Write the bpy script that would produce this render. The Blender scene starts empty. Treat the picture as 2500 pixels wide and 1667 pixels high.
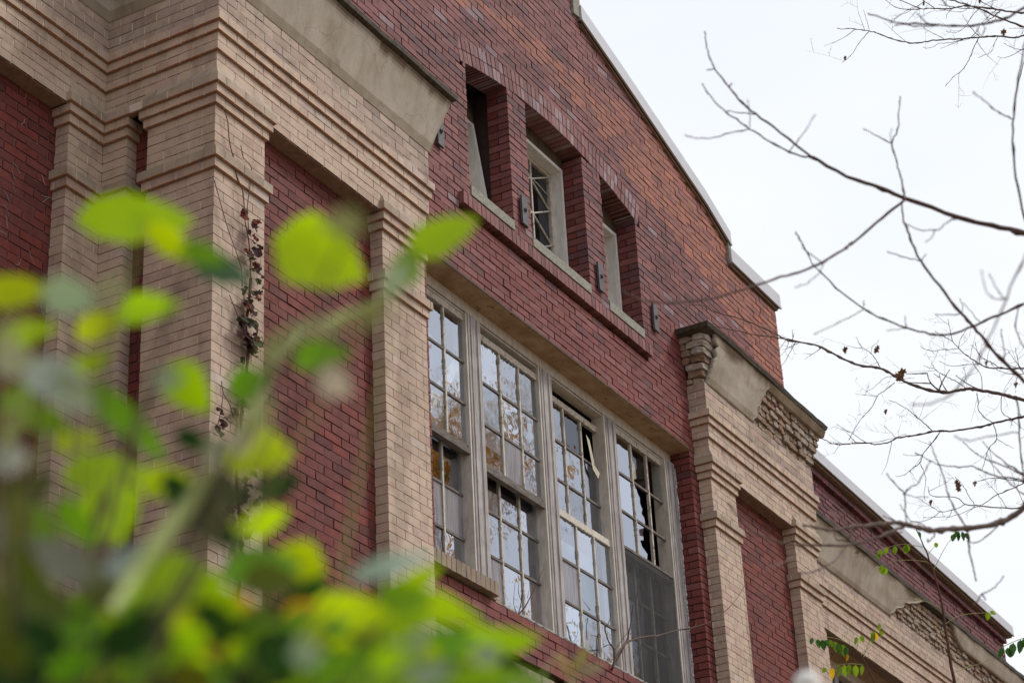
import bpy, math, random
from mathutils import Vector, Matrix, noise
R = random.Random(7)
S = bpy.context.scene
COL = S.collection
CAMZ = 1.6

# ------------------------------------------------------------------ camera
M_RIGHT = Vector((0.49699695, -0.86643396, -0.04781451))
M_DOWN = Vector((0.3699479, 0.2614054, -0.8915188))
M_FWD = Vector((0.78494113, 0.42539324, 0.45045311))
FPX = 5200.0
cd = bpy.data.cameras.new('camera')
cam = bpy.data.objects.new('camera', cd)
COL.objects.link(cam)
rot = Matrix((M_RIGHT, -M_DOWN, -M_FWD)).transposed()
cam.matrix_world = Matrix.Translation((0, 0, CAMZ)) @ rot.to_4x4()
cd.sensor_width = 36.0
cd.lens = FPX * 36.0 / 2500.0
cd.clip_start = 0.05
cd.clip_end = 3000
cd.dof.use_dof = True
cd.dof.focus_distance = 16.0
cd.dof.aperture_fstop = 5.0
cd.dof.aperture_blades = 9
S.camera = cam

def ray(px, py):
    return M_RIGHT * ((px - 1250.0) / FPX) + M_DOWN * ((py - 833.5) / FPX) + M_FWD

def at(px, py, depth):
    p = ray(px, py) * depth
    return Vector((p.x, p.y, p.z + CAMZ))

def onY(px, py, y):
    r = ray(px, py)
    p = r * (y / r.y)
    return Vector((p.x, p.y, p.z + CAMZ))

# ------------------------------------------------------------------ world and sun
SUN_EL, SUN_AZ = math.radians(46), math.radians(-48)   # azimuth of the sun seen from the scene, measured from +X
w = bpy.data.worlds.new('World')
S.world = w
w.use_nodes = True
nt = w.node_tree
nt.nodes.clear()
out = nt.nodes.new('ShaderNodeOutputWorld')
bg = nt.nodes.new('ShaderNodeBackground')
sky = nt.nodes.new('ShaderNodeTexSky')
sky.sky_type = 'NISHITA'
sky.sun_disc = False
sky.sun_elevation = SUN_EL
sky.sun_rotation = math.pi / 2 - SUN_AZ
sky.air_density = 1.0
sky.dust_density = 3.0
tc = nt.nodes.new('ShaderNodeTexCoord')
mp = nt.nodes.new('ShaderNodeMapping')
mp.inputs['Scale'].default_value = (1.6, 1.6, 3.6)
nz = nt.nodes.new('ShaderNodeTexNoise')
nz.inputs['Scale'].default_value = 2.2
nz.inputs['Detail'].default_value = 5.0
nz.inputs['Roughness'].default_value = 0.55
cr_ = nt.nodes.new('ShaderNodeValToRGB')
cr_.color_ramp.elements[0].position = 0.3
cr_.color_ramp.elements[0].color = (8.5, 8.9, 9.5, 1)
cr_.color_ramp.elements[1].position = 0.72
cr_.color_ramp.elements[1].color = (9.5, 9.65, 9.95, 1)
mx = nt.nodes.new('ShaderNodeMixRGB')
mx.inputs[0].default_value = 0.93
nt.links.new(tc.outputs['Generated'], mp.inputs[0])
nt.links.new(mp.outputs[0], nz.inputs['Vector'])
nt.links.new(nz.outputs['Fac'], cr_.inputs[0])
nt.links.new(sky.outputs[0], mx.inputs[1])
nt.links.new(cr_.outputs[0], mx.inputs[2])
# the cloud layer is brighter towards the hidden sun, duller on the other side of the sky
sx = nt.nodes.new('ShaderNodeVectorMath'); sx.operation = 'DOT_PRODUCT'
sx.inputs[1].default_value = (0.80, -0.35, 0.48)
nt.links.new(tc.outputs['Generated'], sx.inputs[0])
mr = nt.nodes.new('ShaderNodeMapRange')
mr.inputs['From Min'].default_value = -0.85; mr.inputs['From Max'].default_value = 0.45
mr.inputs['To Min'].default_value = 0.42; mr.inputs['To Max'].default_value = 1.0
nt.links.new(sx.outputs['Value'], mr.inputs['Value'])
ml = nt.nodes.new('ShaderNodeVectorMath'); ml.operation = 'SCALE'
nt.links.new(mx.outputs[0], ml.inputs[0])
nt.links.new(mr.outputs['Result'], ml.inputs['Scale'])
nt.links.new(ml.outputs[0], bg.inputs[0])
bg.inputs[1].default_value = 0.112
nt.links.new(bg.outputs[0], out.inputs[0])

sl = bpy.data.lights.new('sun', 'SUN')
sl.energy = 1.9
sl.angle = math.radians(14)
sl.color = (1.0, 0.95, 0.88)
so = bpy.data.objects.new('sun', sl)
COL.objects.link(so)
sd = Vector((math.cos(SUN_AZ) * math.cos(SUN_EL), math.sin(SUN_AZ) * math.cos(SUN_EL), math.sin(SUN_EL)))
so.rotation_euler = sd.to_track_quat('Z', 'Y').to_euler()
so.location = (0, -20, 40)

S.view_settings.view_transform = 'Standard'
S.view_settings.look = 'None'
S.view_settings.exposure = 0.0
S.view_settings.gamma = 1.0
S.render.engine = 'CYCLES'
S.cycles.max_bounces = 6
S.cycles.transparent_max_bounces = 12

# ------------------------------------------------------------------ materials
def mat(name):
    m = bpy.data.materials.new(name)
    m.use_nodes = True
    n = m.node_tree
    n.nodes.clear()
    o = n.nodes.new('ShaderNodeOutputMaterial')
    b = n.nodes.new('ShaderNodeBsdfPrincipled')
    n.links.new(b.outputs[0], o.inputs[0])
    return m, n, b, o

def N(n, t, **kw):
    x = n.nodes.new(t)
    for k, v in kw.items():
        if k in x.inputs.keys():
            x.inputs[k].default_value = v
        else:
            setattr(x, k, v)
    return x

def ramp(n, fac, stops):
    r = n.nodes.new('ShaderNodeValToRGB')
    e = r.color_ramp.elements
    while len(e) < len(stops):
        e.new(0.5)
    for k, (p, c) in enumerate(stops):
        e[k].position = p
        e[k].color = c if len(c) == 4 else (*c, 1)
    n.links.new(fac, r.inputs[0])
    return r

def mixrgb(n, fac, a, b, mode='MIX'):
    m = n.nodes.new('ShaderNodeMixRGB')
    m.blend_type = mode
    for i, v in enumerate((fac, a, b)):
        if isinstance(v, (int, float)):
            m.inputs[i].default_value = v
        elif isinstance(v, tuple):
            m.inputs[i].default_value = (*v, 1)
        else:
            n.links.new(v, m.inputs[i])
    return m.outputs[0]

def noise_tex(n, scale, detail=4, rough=0.6, mapping=None, dist=0.0):
    t = n.nodes.new('ShaderNodeTexCoord')
    x = n.nodes.new('ShaderNodeTexNoise')
    x.inputs['Scale'].default_value = scale
    x.inputs['Detail'].default_value = detail
    x.inputs['Roughness'].default_value = rough
    x.inputs['Distortion'].default_value = dist
    if mapping:
        mm = n.nodes.new('ShaderNodeMapping')
        mm.inputs['Scale'].default_value = mapping
        n.links.new(t.outputs['Object'], mm.inputs[0])
        n.links.new(mm.outputs[0], x.inputs['Vector'])
    else:
        n.links.new(t.outputs['Object'], x.inputs['Vector'])
    return x.outputs['Fac']

def bump(n, b, h, strength, dist=0.01):
    bp = n.nodes.new('ShaderNodeBump')
    bp.inputs['Strength'].default_value = strength
    bp.inputs['Distance'].default_value = dist
    n.links.new(h, bp.inputs['Height'])
    n.links.new(bp.outputs[0], b.inputs['Normal'])

def brick_mat(name, speck, stain, bumpy, rough=0.88):
    m, n, b, o = mat(name)
    a = n.nodes.new('ShaderNodeAttribute')
    a.attribute_name = 'Col'
    c = a.outputs['Color']
    f1 = noise_tex(n, 95, 3, 0.7)
    c = mixrgb(n, 1.0, c, ramp(n, f1, [(0.32, (1 - speck,) * 3), (0.5, (1, 1, 1)), (0.72, (1 + speck * 0.45,) * 3)]).outputs[0], 'MULTIPLY')
    f2 = noise_tex(n, 1.3, 6, 0.68)
    c = mixrgb(n, 1.0, c, ramp(n, f2, [(0.3, stain), (0.55, (1, 1, 1)), (0.8, (1.08, 1.06, 1.04))]).outputs[0], 'MULTIPLY')
    f3 = noise_tex(n, 9, 5, 0.7)
    c = mixrgb(n, 1.0, c, ramp(n, f3, [(0.28, (0.72, 0.70, 0.72)), (0.5, (1, 1, 1)), (0.78, (1.12, 1.12, 1.14))]).outputs[0], 'MULTIPLY')
    f4 = noise_tex(n, 2.6, 6, 0.7, (1.6, 1.6, 0.22))
    c = mixrgb(n, 1.0, c, ramp(n, f4, [(0.30, (0.74, 0.72, 0.72)), (0.46, (1, 1, 1)), (0.74, (1.06, 1.06, 1.06))]).outputs[0], 'MULTIPLY')
    n.links.new(c, b.inputs['Base Color'])
    b.inputs['Roughness'].default_value = rough
    b.inputs['Specular IOR Level'].default_value = 0.25
    bump(n, b, noise_tex(n, 60, 5, 0.7), bumpy, 0.006)
    return m

M_RED = brick_mat('red_clinker_brick', 0.32, (0.78, 0.76, 0.80), 0.55, 0.7)
M_TAN = brick_mat('painted_tan_brick', 0.10, (0.86, 0.84, 0.82), 0.25)
M_ROUGH = brick_mat('broken_brick', 0.35, (0.7, 0.66, 0.6), 0.9)

def plain(name, color, rough=0.8, var=0.2, scale=8, bumpv=0.2, metallic=0.0, mapping=None, dist=0.004):
    m, n, b, o = mat(name)
    f = noise_tex(n, scale, 6, 0.65, mapping)
    lo = tuple(max(0, x * (1 - var)) for x in color)
    hi = tuple(x * (1 + var) for x in color)
    n.links.new(ramp(n, f, [(0.3, lo), (0.7, hi)]).outputs[0], b.inputs['Base Color'])
    b.inputs['Roughness'].default_value = rough
    b.inputs['Metallic'].default_value = metallic
    b.inputs['Specular IOR Level'].default_value = 0.3
    if bumpv:
        bump(n, b, noise_tex(n, scale * 4, 5, 0.6, mapping), bumpv, dist)
    return m

M_MORT_D = plain('dark_mortar', (0.035, 0.018, 0.018), 0.95, 0.35, 30)
M_MORT_R = plain('pinkish_mortar', (0.20, 0.12, 0.11), 0.95, 0.35, 25)
M_MORT_L = plain('light_mortar', (0.66, 0.57, 0.49), 0.95, 0.15, 20)
M_GAP = plain('brown_gap', (0.27, 0.185, 0.135), 0.95, 0.3, 20)  # brown backing inside the bed joints and under the coping
M_IRON = plain('weathered_iron', (0.10, 0.09, 0.10), 0.6, 0.3, 25, 0.3)
M_COPE = plain('white_metal', (0.56, 0.57, 0.62), 0.45, 0.05, 6, 0.05)
M_TRIM = plain('dark_stained_trim', (0.085, 0.06, 0.04), 0.9, 0.5, 10, 0.4)
M_SLAB = plain('tarred_slab', (0.085, 0.072, 0.058), 0.9, 0.45, 22, 0.8, dist=0.01)
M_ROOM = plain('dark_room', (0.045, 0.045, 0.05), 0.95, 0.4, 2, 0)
M_ROOF = plain('roofing_felt', (0.08, 0.08, 0.08), 0.95, 0.2, 5, 0.1)
M_BLIND = plain('pale_blind', (0.60, 0.72, 0.86), 0.9, 0.10, 3, 0.1, mapping=(18, 1, 1))
M_CURTAIN = plain('dusty_curtain', (0.36, 0.33, 0.33), 0.95, 0.25, 3, 0.3, mapping=(22, 1, 1))
M_TEAL = plain('green_shade', (0.05, 0.09, 0.085), 0.9, 0.3, 4, 0.1)
M_PLY = plain('painted_board', (0.50, 0.24, 0.14), 0.8, 0.15, 6, 0.1)
M_BRD = plain('white_board', (0.85, 0.83, 0.80), 0.8, 0.06, 5, 0.1)
M_BRD2 = plain('grey_white_board', (0.55, 0.53, 0.50), 0.8, 0.12, 5, 0.1)
M_PAPER = plain('torn_paper', (0.62, 0.58, 0.46), 0.9, 0.08, 9, 0.2)
M_STONE = plain('sill_stone', (0.30, 0.29, 0.25), 0.95, 0.35, 40, 0.5)
M_BARK = plain('branch_bark', (0.105, 0.056, 0.046), 0.85, 0.4, 60, 0.4)
M_BARK2 = plain('grey_bark', (0.15, 0.11, 0.10), 0.85, 0.45, 50, 0.4)
M_BARK3 = plain('weathered_bark', (0.145, 0.100, 0.085), 0.85, 0.35, 50, 0.4)
M_VINE = plain('vine_stem', (0.13, 0.07, 0.05), 0.9, 0.4, 60, 0.3)
M_SHSTEM = plain('pale_green_stem', (0.40, 0.46, 0.16), 0.5, 0.2, 20, 0.1)

M_RUB = plain('crumbled_mortar', (0.24, 0.19, 0.15), 0.95, 0.4, 30, 0.8)

def cement():
    m, n, b, o = mat('cement_render')
    f = noise_tex(n, 2.2, 7, 0.7)
    c = ramp(n, f, [(0.25, (0.33, 0.28, 0.22)), (0.5, (0.45, 0.40, 0.335)), (0.75, (0.56, 0.51, 0.445))]).outputs[0]
    f2 = noise_tex(n, 3.0, 6, 0.65, (1.0, 1.0, 0.16))
    c = mixrgb(n, 1.0, c, ramp(n, f2, [(0.28, (0.68, 0.62, 0.54)), (0.52, (1, 1, 1)), (0.8, (1.08, 1.08, 1.06))]).outputs[0], 'MULTIPLY')
    # hairline crazing
    t = n.nodes.new('ShaderNodeTexCoord')
    nn = n.nodes.new('ShaderNodeTexNoise')
    nn.inputs['Scale'].default_value = 3.0
    nn.inputs['Detail'].default_value = 4
    n.links.new(t.outputs['Object'], nn.inputs['Vector'])
    ad = n.nodes.new('ShaderNodeMixRGB')
    ad.inputs[0].default_value = 0.28
    n.links.new(t.outputs['Object'], ad.inputs[1])
    n.links.new(nn.outputs['Color'], ad.inputs[2])
    v = n.nodes.new('ShaderNodeTexVoronoi')
    v.feature = 'DISTANCE_TO_EDGE'
    v.inputs['Scale'].default_value = 2.6
    n.links.new(ad.outputs[0], v.inputs['Vector'])
    cr = ramp(n, v.outputs['Distance'], [(0.0, (0.62, 0.58, 0.52)), (0.012, (1, 1, 1))])
    c = mixrgb(n, 0.55, c, mixrgb(n, 1.0, c, cr.outputs[0], 'MULTIPLY'))
    # rust-brown water stains that hang from the lip (their shape stored on the mesh)
    a = n.nodes.new('ShaderNodeAttribute')
    a.attribute_name = 'Col'
    c = mixrgb(n, 1.0, c, a.outputs['Color'], 'MULTIPLY')
    n.links.new(c, b.inputs['Base Color'])
    b.inputs['Roughness'].default_value = 0.95
    b.inputs['Specular IOR Level'].default_value = 0.15
    bump(n, b, noise_tex(n, 35, 6, 0.7), 0.35, 0.006)
    return m
M_CEM = cement()

def wood():
    m, n, b, o = mat('weathered_white_wood')
    f = noise_tex(n, 9, 6, 0.7, (4.0, 4.0, 0.2))
    c = ramp(n, f, [(0.28, (0.24, 0.215, 0.215)), (0.44, (0.38, 0.35, 0.35)), (0.6, (0.49, 0.455, 0.445)), (0.78, (0.57, 0.535, 0.51))]).outputs[0]
    f2 = noise_tex(n, 5, 5, 0.65)
    c = mixrgb(n, 1.0, c, ramp(n, f2, [(0.3, (0.72, 0.69, 0.68)), (0.6, (1, 1, 1))]).outputs[0], 'MULTIPLY')
    n.links.new(c, b.inputs['Base Color'])
    b.inputs['Roughness'].default_value = 0.85
    bump(n, b, f, 0.4, 0.004)
    return m
M_WOOD = wood()

def paint_wood():
    m, n, b, o = mat('peeling_cream_paint')
    f = noise_tex(n, 26, 6, 0.75, (1, 1, 0.7))
    c = ramp(n, f, [(0.36, (0.16, 0.12, 0.08)), (0.42, (0.46, 0.41, 0.34)), (0.55, (0.58, 0.53, 0.46)), (0.75, (0.66, 0.62, 0.56))]).outputs[0]
    n.links.new(c, b.inputs['Base Color'])
    b.inputs['Roughness'].default_value = 0.8
    bump(n, b, f, 0.5, 0.003)
    return m
M_SASH = paint_wood()
M_FRAME = plain('old_cream_frame', (0.58, 0.53, 0.47), 0.8, 0.22, 7, 0.3, mapping=(3, 3, 1))
M_FRAMEW = plain('old_white_frame', (0.74, 0.72, 0.69), 0.8, 0.16, 7, 0.3, mapping=(3, 3, 1))
M_DKWOOD = plain('bare_grey_wood', (0.17, 0.145, 0.13), 0.9, 0.45, 12, 0.4, mapping=(1, 3, 6))

def soffit():
    m, n, b, o = mat('stained_soffit_board')
    f = noise_tex(n, 5, 6, 0.7)
    c = ramp(n, f, [(0.3, (0.27, 0.145, 0.07)), (0.5, (0.40, 0.265, 0.16)), (0.72, (0.50, 0.37, 0.25))]).outputs[0]
    f2 = noise_tex(n, 9, 3, 0.5, (1.0, 2.5, 1.0))
    c = mixrgb(n, 1.0, c, ramp(n, f2, [(0.27, (0.45, 0.38, 0.30)), (0.36, (1, 1, 1))]).outputs[0], 'MULTIPLY')
    n.links.new(c, b.inputs['Base Color'])
    b.inputs['Roughness'].default_value = 0.9
    bump(n, b, f, 0.3, 0.004)
    return m
M_SOF = soffit()

def glass(name, refl, tint, rough, diffuse=None, dfac=0.0):
    m = bpy.data.materials.new(name)
    m.use_nodes = True
    n = m.node_tree
    n.nodes.clear()
    o = n.nodes.new('ShaderNodeOutputMaterial')
    tr = n.nodes.new('ShaderNodeBsdfTransparent')
    tr.inputs[0].default_value = (*tint, 1)
    gl = n.nodes.new('ShaderNodeBsdfGlossy')
    gl.inputs['Roughness'].default_value = rough
    gl.inputs['Color'].default_value = (0.80, 0.85, 0.97, 1)
    f = noise_tex(n, 2.3, 3, 0.5)
    bp = n.nodes.new('ShaderNodeBump')
    bp.inputs['Strength'].default_value = 0.12
    bp.inputs['Distance'].default_value = 0.03
    n.links.new(f, bp.inputs['Height'])
    n.links.new(bp.outputs[0], gl.inputs['Normal'])
    s1 = n.nodes.new('ShaderNodeMixShader')
    s1.inputs[0].default_value = refl
    n.links.new(tr.outputs[0], s1.inputs[1])
    n.links.new(gl.outputs[0], s1.inputs[2])
    last = s1
    if diffuse:
        df = n.nodes.new('ShaderNodeBsdfDiffuse')
        fd = noise_tex(n, 3, 5, 0.6, (14, 1, 1.2))
        n.links.new(ramp(n, fd, [(0.3, tuple(x * 0.55 for x in diffuse)), (0.7, diffuse)]).outputs[0], df.inputs[0])
        s2 = n.nodes.new('ShaderNodeMixShader')
        s2.inputs[0].default_value = dfac
        n.links.new(s1.outputs[0], s2.inputs[1])
        n.links.new(df.outputs[0], s2.inputs[2])
        last = s2
    n.links.new(last.outputs[0], o.inputs[0])
    return m
M_GLASS = glass('old_window_glass', 0.47, (0.8, 0.85, 0.85), 0.025)
M_GLASSB = glass('dull_window_glass', 0.38, (0.7, 0.75, 0.75), 0.04)
M_GLASSC = glass('bright_window_glass', 0.60, (0.8, 0.85, 0.85), 0.015)
M_GLASS2 = glass('clear_window_glass', 0.16, (0.85, 0.9, 0.9), 0.0)
M_FILM = glass('cloudy_plastic_pane', 0.22, (0.6, 0.6, 0.62), 0.12, (0.46, 0.44, 0.47), 0.72)
M_MESH = glass('insect_screen', 0.0, (0.62, 0.62, 0.63), 0.3, (0.16, 0.16, 0.165), 0.42)

def leafmat(name, col, trans, var=0.25, rough=0.45, spec=0.5, veins=0.0):
    m, n, b, o = mat(name)
    f = noise_tex(n, 18, 4, 0.6)
    c = ramp(n, f, [(0.3, tuple(x * (1 - var) for x in col)), (0.7, tuple(min(1, x * (1 + var)) for x in col))]).outputs[0]
    a_ = n.nodes.new('ShaderNodeAttribute'); a_.attribute_name = 'Col'
    c = mixrgb(n, 1.0, c, a_.outputs['Color'], 'MULTIPLY')
    n.links.new(c, b.inputs['Base Color'])
    b.inputs['Roughness'].default_value = rough
    b.inputs['Specular IOR Level'].default_value = spec
    t = n.nodes.new('ShaderNodeBsdfTranslucent')
    c2 = mixrgb(n, 1.0, c, (0.95, 1.08, 0.35), 'MULTIPLY')
    n.links.new(c2, t.inputs[0])
    s = n.nodes.new('ShaderNodeMixShader')
    s.inputs[0].default_value = trans
    n.links.new(b.outputs[0], s.inputs[1])
    n.links.new(t.outputs[0], s.inputs[2])
    n.links.new(s.outputs[0], o.inputs[0])
    return m
L_LIME = leafmat('lime_leaf', (0.60, 0.82, 0.006), 0.7)
L_GREEN = leafmat('green_leaf', (0.22, 0.44, 0.015), 0.5)
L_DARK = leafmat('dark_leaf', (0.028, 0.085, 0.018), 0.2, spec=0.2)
L_PALE = leafmat('pale_sky_sheen_leaf', (0.42, 0.52, 0.40), 0.2, rough=0.25, spec=0.8)  # glossy leaf, pale sky reflection mixed into its base colour
L_OLIVE = leafmat('olive_leaf', (0.12, 0.15, 0.01), 0.3)
L_YEL = leafmat('yellow_leaf', (0.80, 0.45, 0.03), 0.5)
L_WHITE = leafmat('whitish_bud', (0.80, 0.80, 0.76), 0.2)
L_VINE = leafmat('maroon_vine_leaf', (0.050, 0.016, 0.018), 0.2, 0.5, 0.7, 0.15)
L_VINE2 = leafmat('rusty_vine_leaf', (0.17, 0.035, 0.022), 0.3, 0.3, 0.7, 0.15)
L_VINE3 = leafmat('olive_vine_leaf', (0.060, 0.060, 0.035), 0.25, 0.4, 0.7, 0.15)
L_LOC = leafmat('locust_leaf', (0.22, 0.34, 0.03), 0.5, 0.35)
L_LOCD = leafmat('dark_locust_leaf', (0.05, 0.14, 0.05), 0.4, 0.35)
L_BROWN = leafmat('dead_brown_leaf', (0.17, 0.085, 0.055), 0.3, 0.35, 0.7, 0.2)
L_ORANGE = leafmat('autumn_orange_leaf', (0.74, 0.32, 0.035), 0.5, 0.35, 0.7, 0.1)

# ------------------------------------------------------------------ mesh builder
class MB:
    def __init__(s):
        s.v = []; s.f = []; s.c = []; s.m = []; s.mats = []; s.smooth = False
    def mi(s, m):
        if m not in s.mats:
            s.mats.append(m)
        return s.mats.index(m)
    def face(s, idx, m, c=(1, 1, 1)):
        s.f.append(idx); s.m.append(s.mi(m)); s.c.append(c)
    def poly(s, pts, m, c=(1, 1, 1)):
        k = len(s.v); s.v += [tuple(p) for p in pts]
        s.face(tuple(range(k, k + len(pts))), m, c)
    def hexa(s, P, m, c=(1, 1, 1), cb=None):
        # P: 8 points, order: bottom (x0y0,x1y0,x1y1,x0y1), top the same
        k = len(s.v); s.v += [tuple(p) for p in P]
        for n_, q in enumerate(((0, 3, 2, 1), (4, 5, 6, 7), (0, 1, 5, 4), (1, 2, 6, 5), (2, 3, 7, 6), (3, 0, 4, 7))):
            s.face(tuple(k + a for a in q), m, cb if (cb and n_ == 0) else c)
    def box(s, x0, x1, y0, y1, z0, z1, m, c=(1, 1, 1), j=0.0, cb=None):
        P = [(x0, y0, z0), (x1, y0, z0), (x1, y1, z0), (x0, y1, z0), (x0, y0, z1), (x1, y0, z1), (x1, y1, z1), (x0, y1, z1)]
        if j:
            P = [(a + R.uniform(-j, j), b + R.uniform(-j, j), d + R.uniform(-j, j)) for a, b, d in P]
        s.hexa(P, m, c, cb)
    def obb(s, o, ax, ay, az, m, c=(1, 1, 1)):
        o = Vector(o); P = []
        for kz in (0, 1):
            for kx, ky in ((0, 0), (1, 0), (1, 1), (0, 1)):
                P.append(o + ax * kx + ay * ky + az * kz)
        s.hexa(P, m, c)
    def tube(s, pts, rad, m, n=6, c=(1, 1, 1), cap=True):
        pts = [Vector(p) for p in pts]
        rings = []
        up = Vector((0.31, -0.5, 0.8)).normalized()
        for i, p in enumerate(pts):
            t = (pts[min(i + 1, len(pts) - 1)] - pts[max(i - 1, 0)])
            if t.length < 1e-9: t = Vector((0, 0, 1))
            t.normalize()
            a = t.cross(up)
            if a.length < 1e-3: a = t.cross(Vector((1, 0, 0)))
            a.normalize(); b = t.cross(a)
            r = rad[i] if isinstance(rad, (list, tuple)) else rad
            k = len(s.v)
            for q in range(n):
                g = 2 * math.pi * q / n
                s.v.append(tuple(p + a * (math.cos(g) * r) + b * (math.sin(g) * r)))
            rings.append(k)
        for i in range(len(rings) - 1):
            for q in range(n):
                s.face((rings[i] + q, rings[i] + (q + 1) % n, rings[i + 1] + (q + 1) % n, rings[i + 1] + q), m, c)
        if cap and len(rings) > 1:
            s.face(tuple(rings[0] + q for q in range(n)), m, c)
            s.face(tuple(rings[-1] + n - 1 - q for q in range(n)), m, c)
    def build(s, name, parent=None, label=None, cat=None, group=None, kind=None, smooth=None):
        me = bpy.data.meshes.new(name)
        me.from_pydata(s.v, [], s.f)
        for m in s.mats: me.materials.append(m)
        me.polygons.foreach_set('material_index', s.m)
        at_ = me.color_attributes.new('Col', 'FLOAT_COLOR', 'CORNER')
        buf = []
        for f, c in zip(s.f, s.c):
            buf += [c[0], c[1], c[2], 1.0] * len(f)
        at_.data.foreach_set('color', buf)
        if smooth or s.smooth:
            me.polygons.foreach_set('use_smooth', [True] * len(s.f))
        me.update()
        o = bpy.data.objects.new(name, me)
        COL.objects.link(o)
        if parent is not None:
            o.parent = parent
            o.matrix_parent_inverse = Matrix.Identity(4)
            # vertices are in world space: undo the parent's offset
            off = Vector((0, 0, 0)); q = parent
            while q is not None:
                off += q.location; q = q.parent
            o.location = -off
        if label: o['label'] = label
        if cat: o['category'] = cat
        if group: o['group'] = group
        if kind: o['kind'] = kind
        return o

def empty(name, loc, label, cat, group=None):
    o = bpy.data.objects.new(name, None)
    COL.objects.link(o)
    o.location = loc
    o['label'] = label; o['category'] = cat
    if group: o['group'] = group
    return o

# ------------------------------------------------------------------ brick laying
Z = CAMZ      # all heights below were measured from the camera's height

def jit(c, v, h=0.03):
    k = 1 + R.uniform(-v, v)
    return tuple(max(0, x * k * (1 + R.uniform(-h, h))) for x in c)

def pal_tan(x, z):
    r = R.random()
    if r < 0.12: return jit((0.49, 0.362, 0.30), 0.03)
    if r < 0.16: return jit((0.56, 0.45, 0.39), 0.03)
    return jit((0.55, 0.425, 0.338), 0.03, 0.012)
def pal_tan_dirty(x, z):
    r = R.random()
    if r < 0.35: return jit((0.40, 0.31, 0.26), 0.07)
    if r < 0.43: return jit((0.33, 0.255, 0.215), 0.08)
    return jit((0.46, 0.36, 0.30), 0.05)
def pal_top(x, z):
    return jit((0.43, 0.345, 0.275), 0.08)
def pal_panel(x, z):
    r = R.random()
    if r < 0.12: return jit((0.135, 0.040, 0.036), 0.12)
    if r < 0.35: return jit((0.205, 0.048, 0.038), 0.10)
    return jit((0.18, 0.050, 0.043), 0.12)
OR_LOW = [(11.0, 10.2), (12.54, 10.48), (13.45, 10.75), (14.56, 10.73), (15.26, 10.60), (15.97, 10.33), (16.76, 10.22), (17.56, 9.98), (18.12, 9.82), (18.93, 9.4), (19.3, 8.9)]
OR_UP = [(11.0, 10.45), (13.10, 10.82), (13.83, 11.0), (14.59, 11.0), (15.34, 11.16), (16.14, 11.30), (16.94, 11.17), (17.57, 11.0), (18.0, 10.9), (19.3, 10.9)]
def pl(P, x):
    if x <= P[0][0]: return P[0][1]
    for (a, b), (c, d) in zip(P, P[1:]):
        if x <= c: return b + (d - b) * (x - a) / (c - a)
    return P[-1][1]
def pal_gable(x, z):
    r = R.random()
    jx = x + R.uniform(-0.06, 0.06)
    if pl(OR_LOW, jx) < z < pl(OR_UP, jx):
        if r < 0.22: return jit((0.255, 0.098, 0.088), 0.08)
        if r < 0.4: return jit((0.39, 0.142, 0.092), 0.06)
        return jit((0.335, 0.128, 0.092), 0.08)
    if z < 8.5 or x > 16.2 and z < 9.2:
        if r < 0.10: return jit((0.155, 0.060, 0.062), 0.12)
        if r < 0.30: return jit((0.24, 0.086, 0.082), 0.09)
        return jit((0.215, 0.062, 0.055), 0.09)
    if r < 0.14: return jit((0.150, 0.066, 0.072), 0.12)
    if r < 0.19: return jit((0.29, 0.185, 0.20), 0.1)
    if r < 0.5: return jit((0.245, 0.092, 0.088), 0.10)
    return jit((0.205, 0.076, 0.075), 0.10)

OCHRE = (0.62, 0.27, 0.085)
def put(mb, side, plane, u0, u1, d0, d1, z0, z1, m, c, j, cb=None, tilt=0.0):
    """one brick. side: 'F' faces -Y (plane is y), 'L' faces -X (plane is x)"""
    t = R.uniform(-tilt, tilt) if tilt else 0
    d0 = d0 + t
    if side == 'F':
        mb.box(u0, u1, plane + d0, plane + d1, Z + z0, Z + z1, m, c, j, cb)
    else:
        mb.box(plane + d0, plane + d1, u0, u1, Z + z0, Z + z1, m, c, j, cb)

def course(mb, side, plane, u0, u1, z0, z1, i, pal, m, dep=0.06, L=0.205, g=0.008, bed=0.008, corner=0.0,
           j=0.0015, tilt=0.0015, under=None, head=False):
    """one course of running bond from u0 to u1; corner > 0: the start is an exposed corner whose return is that deep"""
    zt = z1 - bed
    u = u0
    if corner > 0:
        ln, dp = (min(L, u1 - u0), min(0.1, corner)) if i % 2 == 0 else (0.1, min(0.2, corner))
        c = pal(u0, z0)
        put(mb, side, plane, u0, min(u0 + ln - g, u1), 0, dp, z0, zt, m, c, j, under)
        ret = (dp, c)
        u = u0 + ln
    else:
        ret = None
        ph = ((i % 2) * 0.5 + 0.13) * L
        e = u0 + ph + R.uniform(-0.006, 0.006)
        if e < u1:
            put(mb, side, plane, u0, e - g, 0, dep, z0, zt, m, pal(u0, z0), j, under, tilt)
            u = e
    while u < u1 - 0.015:
        ln = (0.1 if head else L) + R.uniform(-0.004, 0.004)
        e = min(u + ln, u1)
        if u1 - e < 0.03: e = u1
        put(mb, side, plane, u, e - (g if e < u1 else 0), 0, dep, z0, zt, m, pal((u + e) / 2, (z0 + z1) / 2), j, under, tilt)
        u = e
    return ret

def returns(mb, x0, ystart, yend, z0, z1, i, pal, m, ret, g=0.008, bed=0.008, j=0.0015, under=None, L=0.205):
    """side bricks (facing -X) behind an exposed corner brick"""
    dp = ret[0]
    u = ystart + dp + g
    while u < yend - 0.015:
        e = min(u + L, yend)
        if yend - e < 0.03: e = yend
        put(mb, 'L', x0, u, e - (g if e < yend else 0), 0, 0.06, z0, z1 - bed, m, pal(x0, z0), j, under, 0.001)
        u = e

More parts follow.
